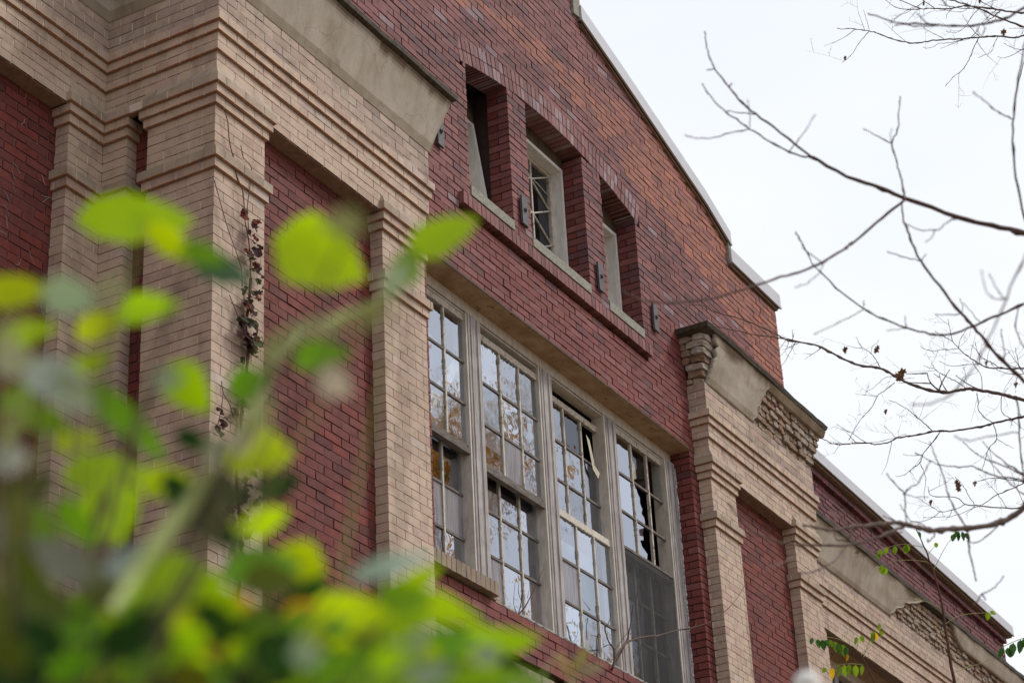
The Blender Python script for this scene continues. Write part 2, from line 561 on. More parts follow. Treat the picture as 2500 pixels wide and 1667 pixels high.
def tan_core(mb, x0, x1, y0, y1, z0, z1):
    """light head joints 2 mm back, dark bed joint 9 mm back"""
    mb.box(x0 + 0.004, x1 - 0.004, y0 + 0.004, y1, Z + z0 + 0.001, Z + z1 - 0.007, M_MORT_L)
    mb.box(x0 + 0.010, x1 - 0.010, y0 + 0.010, y1 - 0.003, Z + z0 - 0.006, Z + z1 - 0.001, M_GAP)

building = empty('brick_building', (14.2, 8.0, 0.0), 'old red and tan brick building with a gable and a crumbling cement cornice', 'building')

# course tables: (z0, z1, projection)
def zrange(a, b, n):
    return [(a + (b - a) * k / n, a + (b - a) * (k + 1) / n) for k in range(n)]
SHAFT = []
z = 7.135
while z > 3.5:
    SHAFT.insert(0, (z - 0.0677, z, 0.0)); z -= 0.0677
LOWCAP = [(7.135, 7.2034, 0.022), (7.2034, 7.272, 0.044)]
NECK = [(a, b, 0.0) for a, b in zrange(7.272, 7.614, 5)]
CAP = [(7.614, 7.6795, 0.022), (7.6795, 7.745, 0.044)]
CAPTOP = [(7.745, 7.8105, 0.066), (7.8105, 7.872, 0.060)]
PIL = SHAFT + LOWCAP + NECK + CAP
ENT = [(7.745 + k * 0.0655, 7.745 + (k + 1) * 0.0655, 0.022) for k in range(4)] + \
      [(8.007, 8.0725, 0.044), (8.0725, 8.138, 0.044), (8.138, 8.2035, 0.066), (8.2035, 8.269, 0.088)]
UPPER = [(a, b, 0.050) for a, b in zrange(8.269, 8.56, 4)]

def pilaster(name, x0, x1, yf, yb, side_end=None, label=None, zmin=4.3, seed=0):
    """front face x0..x1 at yf; its left side runs back to side_end"""
    mb = MB()
    se = side_end if side_end else yb
    for i, (z0, z1, p) in enumerate(PIL + CAPTOP):
        if z1 < zmin: continue
        top = (z0, z1, p) in (LOWCAP[1], CAPTOP[0], CAPTOP[1])
        pal = pal_top if top and R.random() < 0.75 else pal_tan
        und = OCHRE if p > 0 else None
        cap = i >= len(PIL)
        X0, X1, Y = x0 - p, x1 + p * 0.8, yf - p
        end = se + (p if side_end else 0)
        bed = 0.0052
        if cap: end = min(end, se)
        if i == len(PIL) + 1:      # weathered slope on top of the capital
            q = 0.03
            for u0, u1 in [(X0 + 0.21 * k, min(X0 + 0.21 * (k + 1) - 0.006, X1)) for k in range(int((X1 - X0) / 0.21) + 1)]:
                if u1 - u0 < 0.02: continue
                mb.hexa([(u0, Y, Z + z0), (u1, Y, Z + z0), (u1, Y + 0.1, Z + z0), (u0, Y + 0.1, Z + z0),
                         (u0 + (q if u0 == X0 else 0), Y + q, Z + z1), (u1, Y + q, Z + z1), (u1, Y + 0.1, Z + z1), (u0 + (q if u0 == X0 else 0), Y + 0.1, Z + z1)], M_TAN, pal_top(u0, z0))
            v = Y + 0.104
            while v < end - 0.02:
                e = min(v + 0.2, end)
                mb.hexa([(X0, v, Z + z0), (X0 + 0.1, v, Z + z0), (X0 + 0.1, e, Z + z0), (X0, e, Z + z0),
                         (X0 + q, v, Z + z1), (X0 + 0.1, v, Z + z1), (X0 + 0.1, e, Z + z1), (X0 + q, e, Z + z1)], M_TAN, pal_top(v, z0))
                v = e + 0.006
            continue
        ret = course(mb, 'F', Y, X0, X1, z0, z1, i + seed, pal, M_TAN, dep=0.07, corner=end - Y, bed=bed, g=0.0105, under=und, j=0.0012, tilt=0.001)
        returns(mb, X0, Y, end, z0, z1, i + seed, pal, M_TAN, ret, g=0.0105, bed=bed, under=und, j=0.0012)
        tan_core(mb, X0, X1, Y, end if not cap else yb, z0, z1)
    o = mb.build(name, building, label)
    return o

pilaster('pilaster', 9.225, 9.764, 7.07, 7.9, side_end=7.615, zmin=3.6, label='broad tan corner pilaster with vine stems on its face')
pilaster('pilaster', 11.19, 11.756, 7.07, 7.175, seed=1, label='tan pilaster left of the large window')
pilaster('pilaster', 16.73, 17.28, 7.07, 7.195, zmin=4.6, label='tan pilaster right of the large window')
pilaster('pilaster', 18.69, 19.25, 7.07, 7.175, seed=1, zmin=4.6, label='tan pilaster at the far end of the projecting bay')
pilaster('pilaster', 8.886, 9.225, 7.99, 8.10, zmin=3.6, label='tan pilaster in the inner corner, facing front')

# inner corner pilaster on the side wall (faces -X), its near edge faces -Y
mb = MB()
for i, (z0, z1, p) in enumerate(PIL + CAPTOP[:1]):
    if z1 < 3.6: continue
    pal = pal_top if p >= 0.044 and R.random() < 0.5 else pal_tan
    X, Y0, Y1 = 9.225 - p, 7.79 - p, 7.99 - p - 0.002
    und = OCHRE if p else None
    if i % 2 == 0:
        put(mb, 'F', Y0, X, 9.33, 0, 0.1, z0, z1 - 0.006, M_TAN, pal(0, 0), 0.001, und)
        put(mb, 'L', X, Y0 + 0.106, Y1, 0, 0.09, z0, z1 - 0.006, M_TAN, pal(0, 0), 0.001, und)
    else:
        put(mb, 'F', Y0, X, 9.33, 0, Y1 - Y0, z0, z1 - 0.006, M_TAN, pal(0, 0), 0.001, und)
    if i < len(PIL): tan_core(mb, X, 9.334, Y0, Y1, z0, z1)
for q in range(5):
    mb.box(9.21, 9.335, 7.615 + q * 0.075, 7.685 + q * 0.075, Z + 7.752, Z + 7.80, M_TAN, pal_tan(0, 0), 0.001)
mb.build('pilaster', building, 'narrow tan half pilaster on the side wall in the inner corner')

# ---- red brick panels between the pilasters
def red_panel(name, side, plane, u0, u1, za, zb, pal=pal_panel, label=None, body=0.25):
    mb = MB()
    n = int(round((zb - za) / 0.0677)); i = 0
    for k in range(n):
        z0 = zb - (k + 1) * 0.0677; z1 = z0 + 0.0677
        course(mb, side, plane, u0, u1, z0, z1, k, pal, M_RED, dep=0.05, g=0.010, bed=0.010, j=0.002, tilt=0.003)
    if side == 'F':
        mb.box(u0, u1, plane + 0.007, plane + body, Z + za, Z + zb, M_MORT_R)
    else:
        mb.box(plane + 0.007, plane + body, u0, u1, Z + za, Z + zb, M_MORT_R)
    return mb.build(name, building, label)
red_panel('brick_panel', 'F', 7.175, 9.74, 11.21, 4.2, 7.76, label='recessed dark red brick panel behind the green leaves')
red_panel('brick_panel', 'L', 9.33, 7.60, 7.80, 3.6, 7.76, label='very narrow dark red brick panel on the side wall')
red_panel('brick_panel', 'F', 8.10, 4.6, 8.90, 3.4, 7.76, label='dark red brick panel at the left edge')
red_panel('brick_panel', 'F', 7.175, 17.26, 18.71, 4.6, 7.76, label='tall red brick panel between the two far pilasters')

# ---- tan entablature, swept along the plan
def ent_block(name, segs, label, up_dirty=True):
    """segs: (side, plane, u0, u1, o0, o1, corner): o0/o1 multiply the projection at each end"""
    mb = MB()
    for i, (z0, z1, p) in enumerate(ENT + UPPER):
        up = i >= len(ENT)
        for (side, plane, u0, u1, o0, o1, corner) in segs:
            a, b = u0 + o0 * p, u1 + o1 * p
            pal = pal_tan_dirty if up and R.random() < 0.9 else pal_tan
            if i in (7,) and R.random() < 0.4: pal = pal_top
            dep = 0.135 if i == 0 else 0.08
            und = (0.16, 0.085, 0.05) if i == 0 else (OCHRE if i in (4, 6, 7) else None)
            ret = course(mb, side, plane - p, a, b, z0, z1, i, pal, M_TAN, dep=dep, g=0.0105, bed=0.0055, under=und,
                         corner=(corner - p if False else (0.25 if corner else 0)), j=0.0012 if not up else 0.002, tilt=0.001, head=(i == 0 and side == 'F' and False))
            if corner and corner > 1:      # side return built from the corner's depth
                returns(mb, a, plane - p, corner - 0.0, z0, z1, i, pal, M_TAN, ret, g=0.0105, bed=0.0055, under=und, j=0.0012)
            if side == 'F':
                tan_core(mb, a, b, plane - p, plane + (0.11 if i == 0 else 0.2), z0, z1)
            if corner and corner > 1:
                tan_core(mb, a + 0.0004, a + (0.11 if i == 0 else 0.3), plane + (0.1125 if i == 0 else 0.2025), corner, z0, z1)
                if i == 0:
                    mb.box(a + 0.012, a + 0.12, plane + 0.10, corner, Z + z0 + 0.012, Z + z1, M_GAP)
    return mb.build(name, building, label)
ent_block('entablature', [('F', 7.99, 4.6, 9.225, 0, -1, 0), ('F', 7.07, 9.225, 11.756, -1, 0.55, 7.99)],
          'stepped tan brick band under the near cornice')
ent_block('entablature', [('F', 7.07, 16.73, 19.25, -1, 0.6, 7.195), ('F', 7.99, 19.25, 21.8, 0, 0, 0), ('F', 7.99, 21.8, 31.0, 0, 0, 0)],
          'stepped tan brick band under the far crumbling cornice')

# ---- cornice: cement cove and projecting slab
def offpath(kind, o):
    if kind == 'left':
        return [(4.6, 7.99 - o), (9.225 - o, 7.99 - o), (9.225 - o, 7.07 - o), (11.756 + o, 7.07 - o), (11.756 + o, 7.22)]
    if kind == 'right':
        return [(16.73 - o, 7.22), (16.73 - o, 7.07 - o), (19.25 + o, 7.07 - o), (19.25 + o, 7.99)]
    return [(19.25, 7.99 - o), (31.0, 7.99 - o)]

def sweep(mb, kind, prof, m, rough=0.0, step=0.12, colf=None, clip=None):
    """prof: list of (o, z) top of each other; the outer surface of a moulding swept along the plan"""
    rows = []
    base = offpath(kind, 0)
    for (o, zz) in prof:
        P = offpath(kind, o); row = []
        for (a, b), (a0, b0), (a1, b1) in zip(zip(P, P[1:]), base, base[1:]):
            n = max(1, int(math.hypot(a1 - a0, b1 - b0) / step))
            for k in range(n):
                t = k / n
                row.append((a[0] + (b[0] - a[0]) * t, a[1] + (b[1] - a[1]) * t, zz))
        row.append((P[-1][0], P[-1][1], zz))
        rows.append(row)
    if rough:
        for r_, row in enumerate(rows):
            for q, (x, y, zz) in enumerate(row):
                d = (noise.noise(Vector((x * 1.7, y * 1.7, zz * 3))) + 0.5 * noise.noise(Vector((x * 6, y * 6, zz * 6)))) * rough
                row[q] = (x - d * 0.3, y - d, zz + d * 0.5)
    k = len(mb.v)
    nn = len(rows[0])
    for row in rows:
        for (x, y, zz) in row: mb.v.append((x, y, Z + zz))
    for r_ in range(len(rows) - 1):
        for q in range(nn - 1):
            c = (1, 1, 1)
            if colf: c = colf(rows[r_][q][0], rows[r_][q][1], r_ / (len(rows) - 1))
            mb.face((k + r_ * nn + q, k + r_ * nn + q + 1, k + (r_ + 1) * nn + q + 1, k + (r_ + 1) * nn + q), m, c)

def stain(x, y, t):
    s = noise.noise(Vector((x * 2.2 + y, 0, 5.0))) * 0.5 + noise.noise(Vector((x * 9 + y * 3, 3.0, 0))) * 0.3 + 0.5
    lim = 0.97 - 0.34 * max(0.0, s)
    c = (1, 1, 1)
    if t > lim:
        k = min(1.0, (t - lim) / 0.16)
        c = (1 - 0.66 * k, 1 - 0.72 * k, 1 - 0.78 * k)
    if t < 0.13:
        c = (0.74, 0.70, 0.66)
    return c
ZT = 9.03
COVE = [(0.050 + 0.132 * (k / 18) ** 1.08, 8.553 + (ZT - 8.553) * k / 18) for k in range(19)]
mb = MB(); mb.smooth = True
sweep(mb, 'left', COVE, M_CEM, rough=0.006, step=0.05, colf=stain)
mb.build('cement_cove', building, 'long grey cement cove with fine cracks, near the camera')
mb = MB()
sweep(mb, 'left', [(0.03, 8.553), (0.056, 8.5535)], M_CEM, step=0.3)
sweep(mb, 'left', [(0.10, 9.02), (0.216, 9.048), (0.220, 9.085), (-0.14, 9.14)], M_SLAB, rough=0.007, step=0.08)
mb.build('cornice_slab', building, 'thin dark slab edge above the near cement cove')

def thick_sheet(mb, G, m, dy=0.035, dx=0.0, colf=None):
    """G[row][col] points; a slab with that front"""
    nr, nc = len(G), len(G[0]); k = len(mb.v)
    for row in G:
        for p in row: mb.v.append(tuple(p))
    k2 = len(mb.v)
    for row in G:
        for p in row: mb.v.append((p[0] + dx, p[1] + dy, p[2]))
    for r_ in range(nr - 1):
        for c_ in range(nc - 1):
            a = k + r_ * nc + c_
            col = colf(G[r_][c_][0], G[r_][c_][1], r_ / (nr - 1)) if colf else (1, 1, 1)
            mb.face((a, a + 1, a + nc + 1, a + nc), m, col)
            b = k2 + r_ * nc + c_
            mb.face((b + nc, b + nc + 1, b + 1, b), m, col)
    for c_ in range(nc - 1):
        for r_ in (0, nr - 1):
            a, b = k + r_ * nc + c_, k2 + r_ * nc + c_
            mb.face((a, b, b + 1, a + 1), m, (0.85, 0.85, 0.85))
    for r_ in range(nr - 1):
        for c_ in (0, nc - 1):
            a, b = k + r_ * nc + c_, k2 + r_ * nc + c_
            mb.face((a, a + nc, b + nc, b), m, (0.85, 0.85, 0.85))

def rough_brick(mb, x0, x1, y0, y1, z0, z1, c, j):
    """broken brick: a subdivided, noise-worn block"""
    nx, ny, nz_ = 4, 2, 2
    s = R.uniform(0, 100)
    idx = {}
    def vert(i, jj, kk):
        if (i, jj, kk) in idx: return idx[(i, jj, kk)]
        p = Vector((x0 + (x1 - x0) * i / nx, y0 + (y1 - y0) * jj / ny, z0 + (z1 - z0) * kk / nz_))
        q = noise.noise_vector(p * 14 + Vector((s, 0, 0))) * j
        e = 1.0
        if i in (0, nx) and jj == 0 and kk in (0, nz_): q += Vector(((1 if i == 0 else -1) * j * 0.8, j * 0.8, (1 if kk == 0 else -1) * j * 0.6))
        idx[(i, jj, kk)] = len(mb.v); mb.v.append(tuple(p + q)); return idx[(i, jj, kk)]
    for i in range(nx):
        for k in range(nz_):
            mb.face((vert(i, 0, k), vert(i + 1, 0, k), vert(i + 1, 0, k + 1), vert(i, 0, k + 1)), M_ROUGH, jit(c, 0.08))
        for jj in range(ny):
            mb.face((vert(i, jj, 0), vert(i, jj + 1, 0), vert(i + 1, jj + 1, 0), vert(i + 1, jj, 0)), M_ROUGH, c)
            mb.face((vert(i, jj, nz_), vert(i + 1, jj, nz_), vert(i + 1, jj + 1, nz_), vert(i, jj + 1, nz_)), M_ROUGH, c)
    for jj in range(ny):
        for k in range(nz_):
            mb.face((vert(0, jj, k), vert(0, jj, k + 1), vert(0, jj + 1, k + 1), vert(0, jj + 1, k)), M_ROUGH, jit(c, 0.08))
            mb.face((vert(nx, jj, k), vert(nx, jj + 1, k), vert(nx, jj + 1, k + 1), vert(nx, jj, k + 1)), M_ROUGH, c)

def pal_rub():
    return jit(R.choice([(0.35, 0.265, 0.20), (0.38, 0.30, 0.24), (0.29, 0.20, 0.14), (0.32, 0.25, 0.205), (0.40, 0.335, 0.285), (0.33, 0.22, 0.16)]), 0.09, 0.04)

def cove_o(zz, z_a, z_b, o_a, o_b):
    t = (zz - z_a) / (z_b - z_a)
    return o_a + (o_b - o_a) * max(0, min(1, t)) ** 1.05

# right block: exposed rubble courses, end stones, cement patch
mb = MB()
zs = zrange(8.56, 9.03, 7)
for i, (z0, z1) in enumerate(zs):
    o = cove_o((z0 + z1) / 2, 8.56, 9.03, 0.045, 0.165)
    x = 17.5 + R.uniform(0, 0.1)
    lim = 19.25 + o
    soldier = i in (2, 3)
    while x < lim - 0.03:
        ln = R.uniform(0.16, 0.23) if i not in (2, 5) else R.uniform(0.07, 0.12)
        e = min(x + ln, lim)
        dd = R.uniform(-0.010, 0.014)
        rough_brick(mb, x, e - 0.006, 7.07 - o + dd, 7.14, Z + z0 + 0.001, Z + z1 - 0.004, pal_rub(), 0.0075)
        x = e
    # end face (faces -X)
    y = 7.07 - o + 0.02
    while y < 7.19:
        e = min(y + R.uniform(0.09, 0.2), 7.2)
        if e - y < 0.03: break
        rough_brick(mb, 16.73 - o + R.uniform(-0.012, 0.02), 16.92, y, e - 0.004, Z + z0 + 0.001, Z + z1 - 0.003, jit(R.choice([(0.44, 0.35, 0.28), (0.36, 0.27, 0.21), (0.50, 0.45, 0.40), (0.33, 0.22, 0.16)]), 0.08), 0.017)
        y = e
mb.box(16.74, 19.25, 7.05, 7.2, Z + 8.55, Z + 9.04, M_RUB)
G = []
for r_ in range(9):
    o_ = cove_o(8.56 + 0.47 * r_ / 8, 8.56, 9.03, 0.045, 0.165) - 0.034
    G.append([(16.76 - 0.0 + (19.25 + o_ - 16.76) * q / 24, 7.07 - o_, Z + 8.56 + 0.465 * r_ / 8) for q in range(25)])
thick_sheet(mb, G, M_RUB, 0.05)
mb.build('exposed_masonry', building, 'crumbling tan rubble brick where cement fell from the far cornice')

mb = MB(); mb.smooth = True
G = []
for r_ in range(25):
    t = r_ / 24
    zz = 8.553 + (ZT - 8.553) * t
    o = 0.058 + 0.145 * t ** 1.08
    xl = 16.735 - 0.02 * t + 0.05 * noise.noise(Vector((t * 9, 0, 1))) + (0.10 * t if t < 0.85 else 0.0)
    xr = 17.80 + 0.20 * t + 0.05 * noise.noise(Vector((t * 7, 4, 1))) + (0.02 * math.sin(t * 9))
    row = []
    for q in range(31):
        x = xl + (xr - xl) * q / 30
        d = 0.006 * (noise.noise(Vector((x * 2, 0, t * 3))) + 0.5 * noise.noise(Vector((x * 7, 0, t * 8))))
        row.append((x, 7.07 - o - d, Z + zz))
    G.append(row)
thick_sheet(mb, G, M_CEM, 0.04, colf=stain)
mb.build('cement_cove', building, 'short cement patch with broken edges on the far cornice')
mb = MB()
G = []
for q in range(8):
    row = []
    for s_ in range(30):
        x = 17.95 + (19.25 + 0.19 - 17.95) * s_ / 29
        t = q / 7
        zl = 8.955 + 0.03 * noise.noise(Vector((x * 5, 0, 0)))
        row.append((x, 7.07 - 0.17 - 0.03 * t, Z + zl + (9.03 - zl) * t))
    G.append(row)
thick_sheet(mb, G, M_CEM, 0.04, colf=lambda x, y, t: (0.55, 0.48, 0.40))
mb.build('cement_lip', building, 'thin stained cement strip left under the far slab')
mb = MB()
sweep(mb, 'right', [(0.06, 9.0), (0.205, 9.045), (0.222, 9.085), (-0.14, 9.14)], M_SLAB, rough=0.012, step=0.06)
mb.build('cornice_slab', building, 'sagging dark slab edge over the far cornice')

# wing cornice
mb = MB()
for i, (z0, z1) in enumerate(zrange(8.56, 8.93, 6)):
    o = cove_o((z0 + z1) / 2, 8.47, 8.95, 0.04, 0.165)
    x = 23.4 + R.uniform(0, 0.15)
    while x < 31:
        e = x + (R.uniform(0.17, 0.22) if i % 3 else R.uniform(0.08, 0.14))
        rough_brick(mb, x, e - 0.006, 7.99 - o + R.uniform(-0.010, 0.014), 8.05, Z + z0 + 0.001, Z + z1 - 0.004, pal_rub(), 0.008)
        x = e
mb.box(21.0, 31, 8.0, 8.12, Z + 8.5, Z + 8.95, M_RUB)
G = []
for r_ in range(9):
    o_ = cove_o(8.5 + 0.44 * r_ / 8, 8.47, 8.95, 0.04, 0.165) - 0.034
    G.append([(23.0 + 8 * q / 24, 7.99 - o_, Z + 8.5 + 0.44 * r_ / 8) for q in range(25)])
thick_sheet(mb, G, M_RUB, 0.05)
mb.build('exposed_masonry', building, 'ragged exposed brickwork along the low wing cornice')
mb = MB(); mb.smooth = True
def wing_patch(x_a, x_b, t0, t1, ncol):
    G = []
    for r_ in range(21):
        t = t0 + (t1 - t0) * r_ / 20
        zz = 8.50 + (8.95 - 8.50) * t
        o = 0.058 + 0.15 * t ** 1.05
        xa = x_a(t) if callable(x_a) else x_a
        xb = x_b(t)
        row = []
        for q in range(ncol):
            x = xa + (xb - xa) * q / (ncol - 1)
            d = 0.006 * noise.noise(Vector((x * 2, 0, t * 3)))
            row.append((x, 7.99 - o - d, Z + zz))
        G.append(row)
    thick_sheet(mb, G, M_CEM, 0.045, colf=stain)
wing_patch(19.4, lambda t: 23.95 + 1.0 * t ** 1.5 + 0.09 * noise.noise(Vector((t * 8, 1, 1))) - (0.12 if 0.55 < t < 0.62 else 0), 0, 1, 60)
wing_patch(lambda t: 25.9 + 1.1 * (1 - t) + 0.1 * noise.noise(Vector((t * 6, 7, 1))), lambda t: 31.0, 0.55, 1, 50)
mb.build('cement_cove', building, 'grey cement cove of the low wing ending in a broken edge')
mb = MB()
sweep(mb, 'wing', [(0.10, 8.94), (0.216, 8.955), (0.222, 9.01), (-0.16, 9.06)], M_SLAB, rough=0.012, step=0.08)
mb.build('cornice_slab', building, 'dark slab edge of the low wing cornice')

# ---- gable wall
HB = lambda x: 10.17 - 0.085 * (x - 14.28) ** 2
WIN = [(12.73, 13.43), (13.74, 14.78), (15.13, 15.82)]
RAKE = [(14.90, 11.665), (15.80, 11.425), (16.44, 11.24), (17.53, 10.925), (18.06, 10.70)]
CX = 14.24
def roof(x):
    d = abs(x - CX) + CX
    if d < 14.9: return 12.3
    if d <= 18.05: return pl(RAKE, d)
    return 10.50
GX0, GX1 = 9.25, 19.25
YG = 7.20
BW = (12.0, 16.59, 5.315, 7.885)
def free(x, zc):
    if zc > roof(x) - 0.01: return False
    if BW[0] < x < BW[1] and BW[2] < zc < BW[3]: return False
    if 12.64 < x < 15.91 and HB(x) - 0.005 < zc < HB(x) + 0.245: return False
    for a, b in WIN:
        if a < x < b and 8.70 < zc < HB(x) + 0.03: return False
    if 12.53 < x < 15.86 and 8.52 < zc < 8.64: return False
    if x < 11.76 and zc < 8.6: return False
    if x > 16.95 and zc < 8.6: return False
    return True
mb = MB()
nC = int((12.3 - 4.95) / 0.0677)
for k in range(nC):
    z0 = 7.885 + (k - int((7.885 - 4.95) / 0.0677)) * 0.0677
    z1 = z0 + 0.0677; zc = (z0 + z1) / 2
    ivs = []; cur = None
    x = GX0
    while x <= GX1 + 1e-6:
        ok = free(x, zc)
        if ok and cur is None: cur = x
        if (not ok) and cur is not None: ivs.append((cur, x - 0.01)); cur = None
        x += 0.01
    if cur is not None: ivs.append((cur, GX1))
    for (a, b) in ivs:
        # snap to opening edges
        for e0, e1 in WIN + [(BW[0], BW[1])]:
            if abs(a - e1) < 0.025: a = e1
            if abs(b - e0) < 0.025: b = e0
        if b - a < 0.02: continue
        isret = any(abs(a - e1) < 1e-6 for _, e1 in WIN) and zc > 8.8 or (abs(a - BW[1]) < 1e-6 and zc < 7.885)
        ph = a - 9.25
        if isret:
            ret = course(mb, 'F', YG, a, b, z0, z1, k, pal_gable, M_RED, dep=0.06, corner=0.2, g=0.009, bed=0.010, j=0.002, tilt=0.003)
            returns(mb, a, YG, YG + 0.2, z0, z1, k, pal_panel, M_RED, ret, g=0.009, bed=0.010, j=0.002, L=0.1)
        else:
            # keep the bond continuous across the whole wall
            L = 0.208
            off = GX0 + ((k % 2) * 0.5) * L
            u = a
            while u < b - 0.012:
                e = off + (math.floor((u - off) / L + 1e-6) + 1) * L + R.uniform(-0.005, 0.005)
                if e <= u + 0.02: e += L
                e = min(e, b)
                if b - e < 0.03: e = b
                put(mb, 'F', YG, u, e - (0.009 if e < b else 0.0), 0, 0.06, z0, z1 - 0.010, M_RED, pal_gable((u + e) / 2, zc), 0.002, None, 0.003)
                u = e
        mb.box(a + (0.006 if isret else 0.0), b, YG + 0.008, YG + 0.34, Z + z0, Z + z1, M_MORT_D)
# stained bricks low down under the sill keep the same bond
mb.build('gable_wall', building, 'purple red clinker brick gable wall with an orange patched band')

mb = MB()
for ring in range(2):
    x = 12.66
    while x < 15.88:
        sl_ = -0.17 * (x - 14.28)
        t = Vector((1, 0, sl_)).normalized(); n_ = Vector((-sl_, 0, 1)).normalized()
        o = Vector((x, YG + R.uniform(-0.002, 0.003), Z + HB(x))) + n_ * (ring * 0.118)
        r = R.random()
        c = jit((0.33, 0.225, 0.24), 0.08) if r < 0.2 else (jit((0.27, 0.13, 0.13), 0.1) if r < 0.7 else jit((0.215, 0.09, 0.09), 0.12))
        mb.obb(o, t * 0.060, Vector((0, 0.2, 0)), n_ * 0.109, M_RED, c)
        x += 0.069
    # mortar backing
xx = 12.64
while xx < 15.90:
    mb.box(xx, xx + 0.05, YG + 0.009, YG + 0.19, Z + HB(xx + 0.025) + 0.003, Z + HB(xx + 0.025) + 0.24, M_MORT_D)
    xx += 0.05
xx = 12.66
while xx < 15.86:
    mb.box(xx, xx + 0.048, YG + 0.0045, YG + 0.03, Z + HB(xx + 0.025) + 0.225, Z + HB(xx + 0.025) + 0.285, M_RED, jit((0.22, 0.09, 0.09), 0.1))
    xx += 0.05
mb.build('relieving_arch', building, 'shallow double ring brick arch over three small windows')

mb = MB()
x = 12.53
while x < 15.83:
    r = R.random()
    c = jit((0.26, 0.11, 0.105), 0.1) if r < 0.7 else jit((0.18, 0.075, 0.075), 0.12)
    mb.box(x, x + 0.062, 7.150, 7.26, Z + 8.525, Z + 8.633, M_RED, c, 0.002)
    x += 0.0695
mb.box(12.535, 15.85, 7.157, 7.25, Z + 8.53, Z + 8.629, M_MORT_D)
mb.build('brick_ledge', building, 'projecting row of upright red bricks under the small windows')

# iron anchor plates
for (xa, xb, za, zb, lab) in ((12.20, 12.29, 8.90, 9.15, 'leftmost iron wall plate, half behind the cornice end'),
                      (13.53, 13.63, 8.82, 9.09, 'iron wall plate between the first and middle small windows'),
                      (14.90, 15.00, 8.80, 9.08, 'iron wall plate between the middle and third small windows'),
                      (16.0, 16.10, 8.87, 9.14, 'rightmost iron wall plate beside the third small window')):
    mb = MB()
    mb.box(xa, xb, 7.168, 7.188, Z + za, Z + zb, M_IRON, j=0.002)
    xm, zm = (xa + xb) / 2, (za + zb) / 2 + 0.01
    mb.tube([(xm, 7.2, Z + zm), (xm, 7.148, Z + zm)], 0.012, M_IRON, 6)
    mb.tube([(xm, 7.168, Z + zm), (xm, 7.156, Z + zm)], 0.021, M_IRON, 6)
    mb.build('anchor_plate', building, lab)

# ---- coping of the gable
def coping(name, pts, label, yf=7.155, yb=7.62, th=0.15):
    """pts: (x,z) of the underside line"""
    mb = MB()
    n = len(pts)
    def strip(y0, y1, dz0, dz1, m, ex=0.0, sub=0.0):
        k = len(mb.v)
        for q, (x, zz) in enumerate(pts):
            xx = x + (ex if q == n - 1 else (-ex if q == 0 else 0))
            mb.v += [(xx, y0, Z + zz + dz0), (xx, y1, Z + zz + dz0), (xx, y1, Z + zz + dz1), (xx, y0, Z + zz + dz1)]
        for q in range(n - 1):
            a = k + 4 * q; b = a + 4
            for (i, j_) in ((0, 1), (1, 2), (2, 3), (3, 0)):
                mb.face((a + i, a + j_, b + j_, b + i), m)
        mb.face((k, k + 3, k + 2, k + 1), m)
        b = k + 4 * (n - 1)
        mb.face((b, b + 1, b + 2, b + 3), m)
    strip(yf, yb, 0.0, th, M_COPE, 0.02)
    strip(yf - 0.006, yf + 0.012, -0.02, 0.006, M_COPE, 0.024)
    strip(yf + 0.012, yb - 0.02, -0.022, 0.0, M_TRIM, 0.0)
    strip(yf + 0.028, yb - 0.05, -0.045, -0.02, M_GAP, -0.01)
    return mb.build(name, building, label)
DR = 0.0
RU = [(14.94, 11.695), (15.80, 11.460), (16.44, 11.275), (17.53, 10.960), (18.07, 10.735)]
coping('white_coping', RU, 'long white metal coping on the sloping gable edge')
coping('white_coping', [(18.07, 10.525), (19.30, 10.525)], 'short level white coping at the foot of the gable')
coping('white_coping', [(2 * CX - x_, z_) for x_, z_ in reversed(RU)], 'white coping on the left slope of the gable')
mb = MB()
mb.box(18.03, 18.09, 7.17, 7.55, Z + 10.49, Z + 10.80, M_STONE, j=0.006)
mb.build('cement_block', building, 'small grey cement block where the gable coping steps down')
mb = MB()
mb.box(14.80, 14.93, 7.17, 7.6, Z + 11.70, Z + 12.30, M_STONE, j=0.008)
mb.build('cement_block', building, 'grey cement block at the top of the gable slope')
mb = MB()
mb.box(2 * CX - 15.0, 15.0, 7.08, 7.65, Z + 12.30, Z + 12.42, M_COPE)
mb.build('white_coping', building, 'level white coping on top of the gable')
# wall behind / side of gable, parapet body and roofs
mb = MB()
ZR = 8.93
mb.box(4.6, 31.0, 8.45, 18.0, Z + ZR, Z + ZR + 0.05, M_ROOF)
mb.box(9.25, 19.25, 7.56, 8.44, Z + 8.98, Z + 9.04, M_ROOF)
mb.box(9.25, 9.30, 7.21, 18.0, Z + 9.05, Z + 10.4, M_RED, (0.28, 0.08, 0.07))
mb.box(19.19, 19.24, 7.27, 18.0, Z + 8.6, Z + 10.48, M_RED, (0.28, 0.08, 0.07))
mb.box(4.6, 31.0, 17.9, 18.2, 0.0, Z + ZR, M_RED, (0.28, 0.08, 0.07))
mb.box(9.30, 19.19, 17.8, 17.89, Z + 9.0, Z + 11.0, M_RED, (0.28, 0.08, 0.07))
mb.build('roof', building)

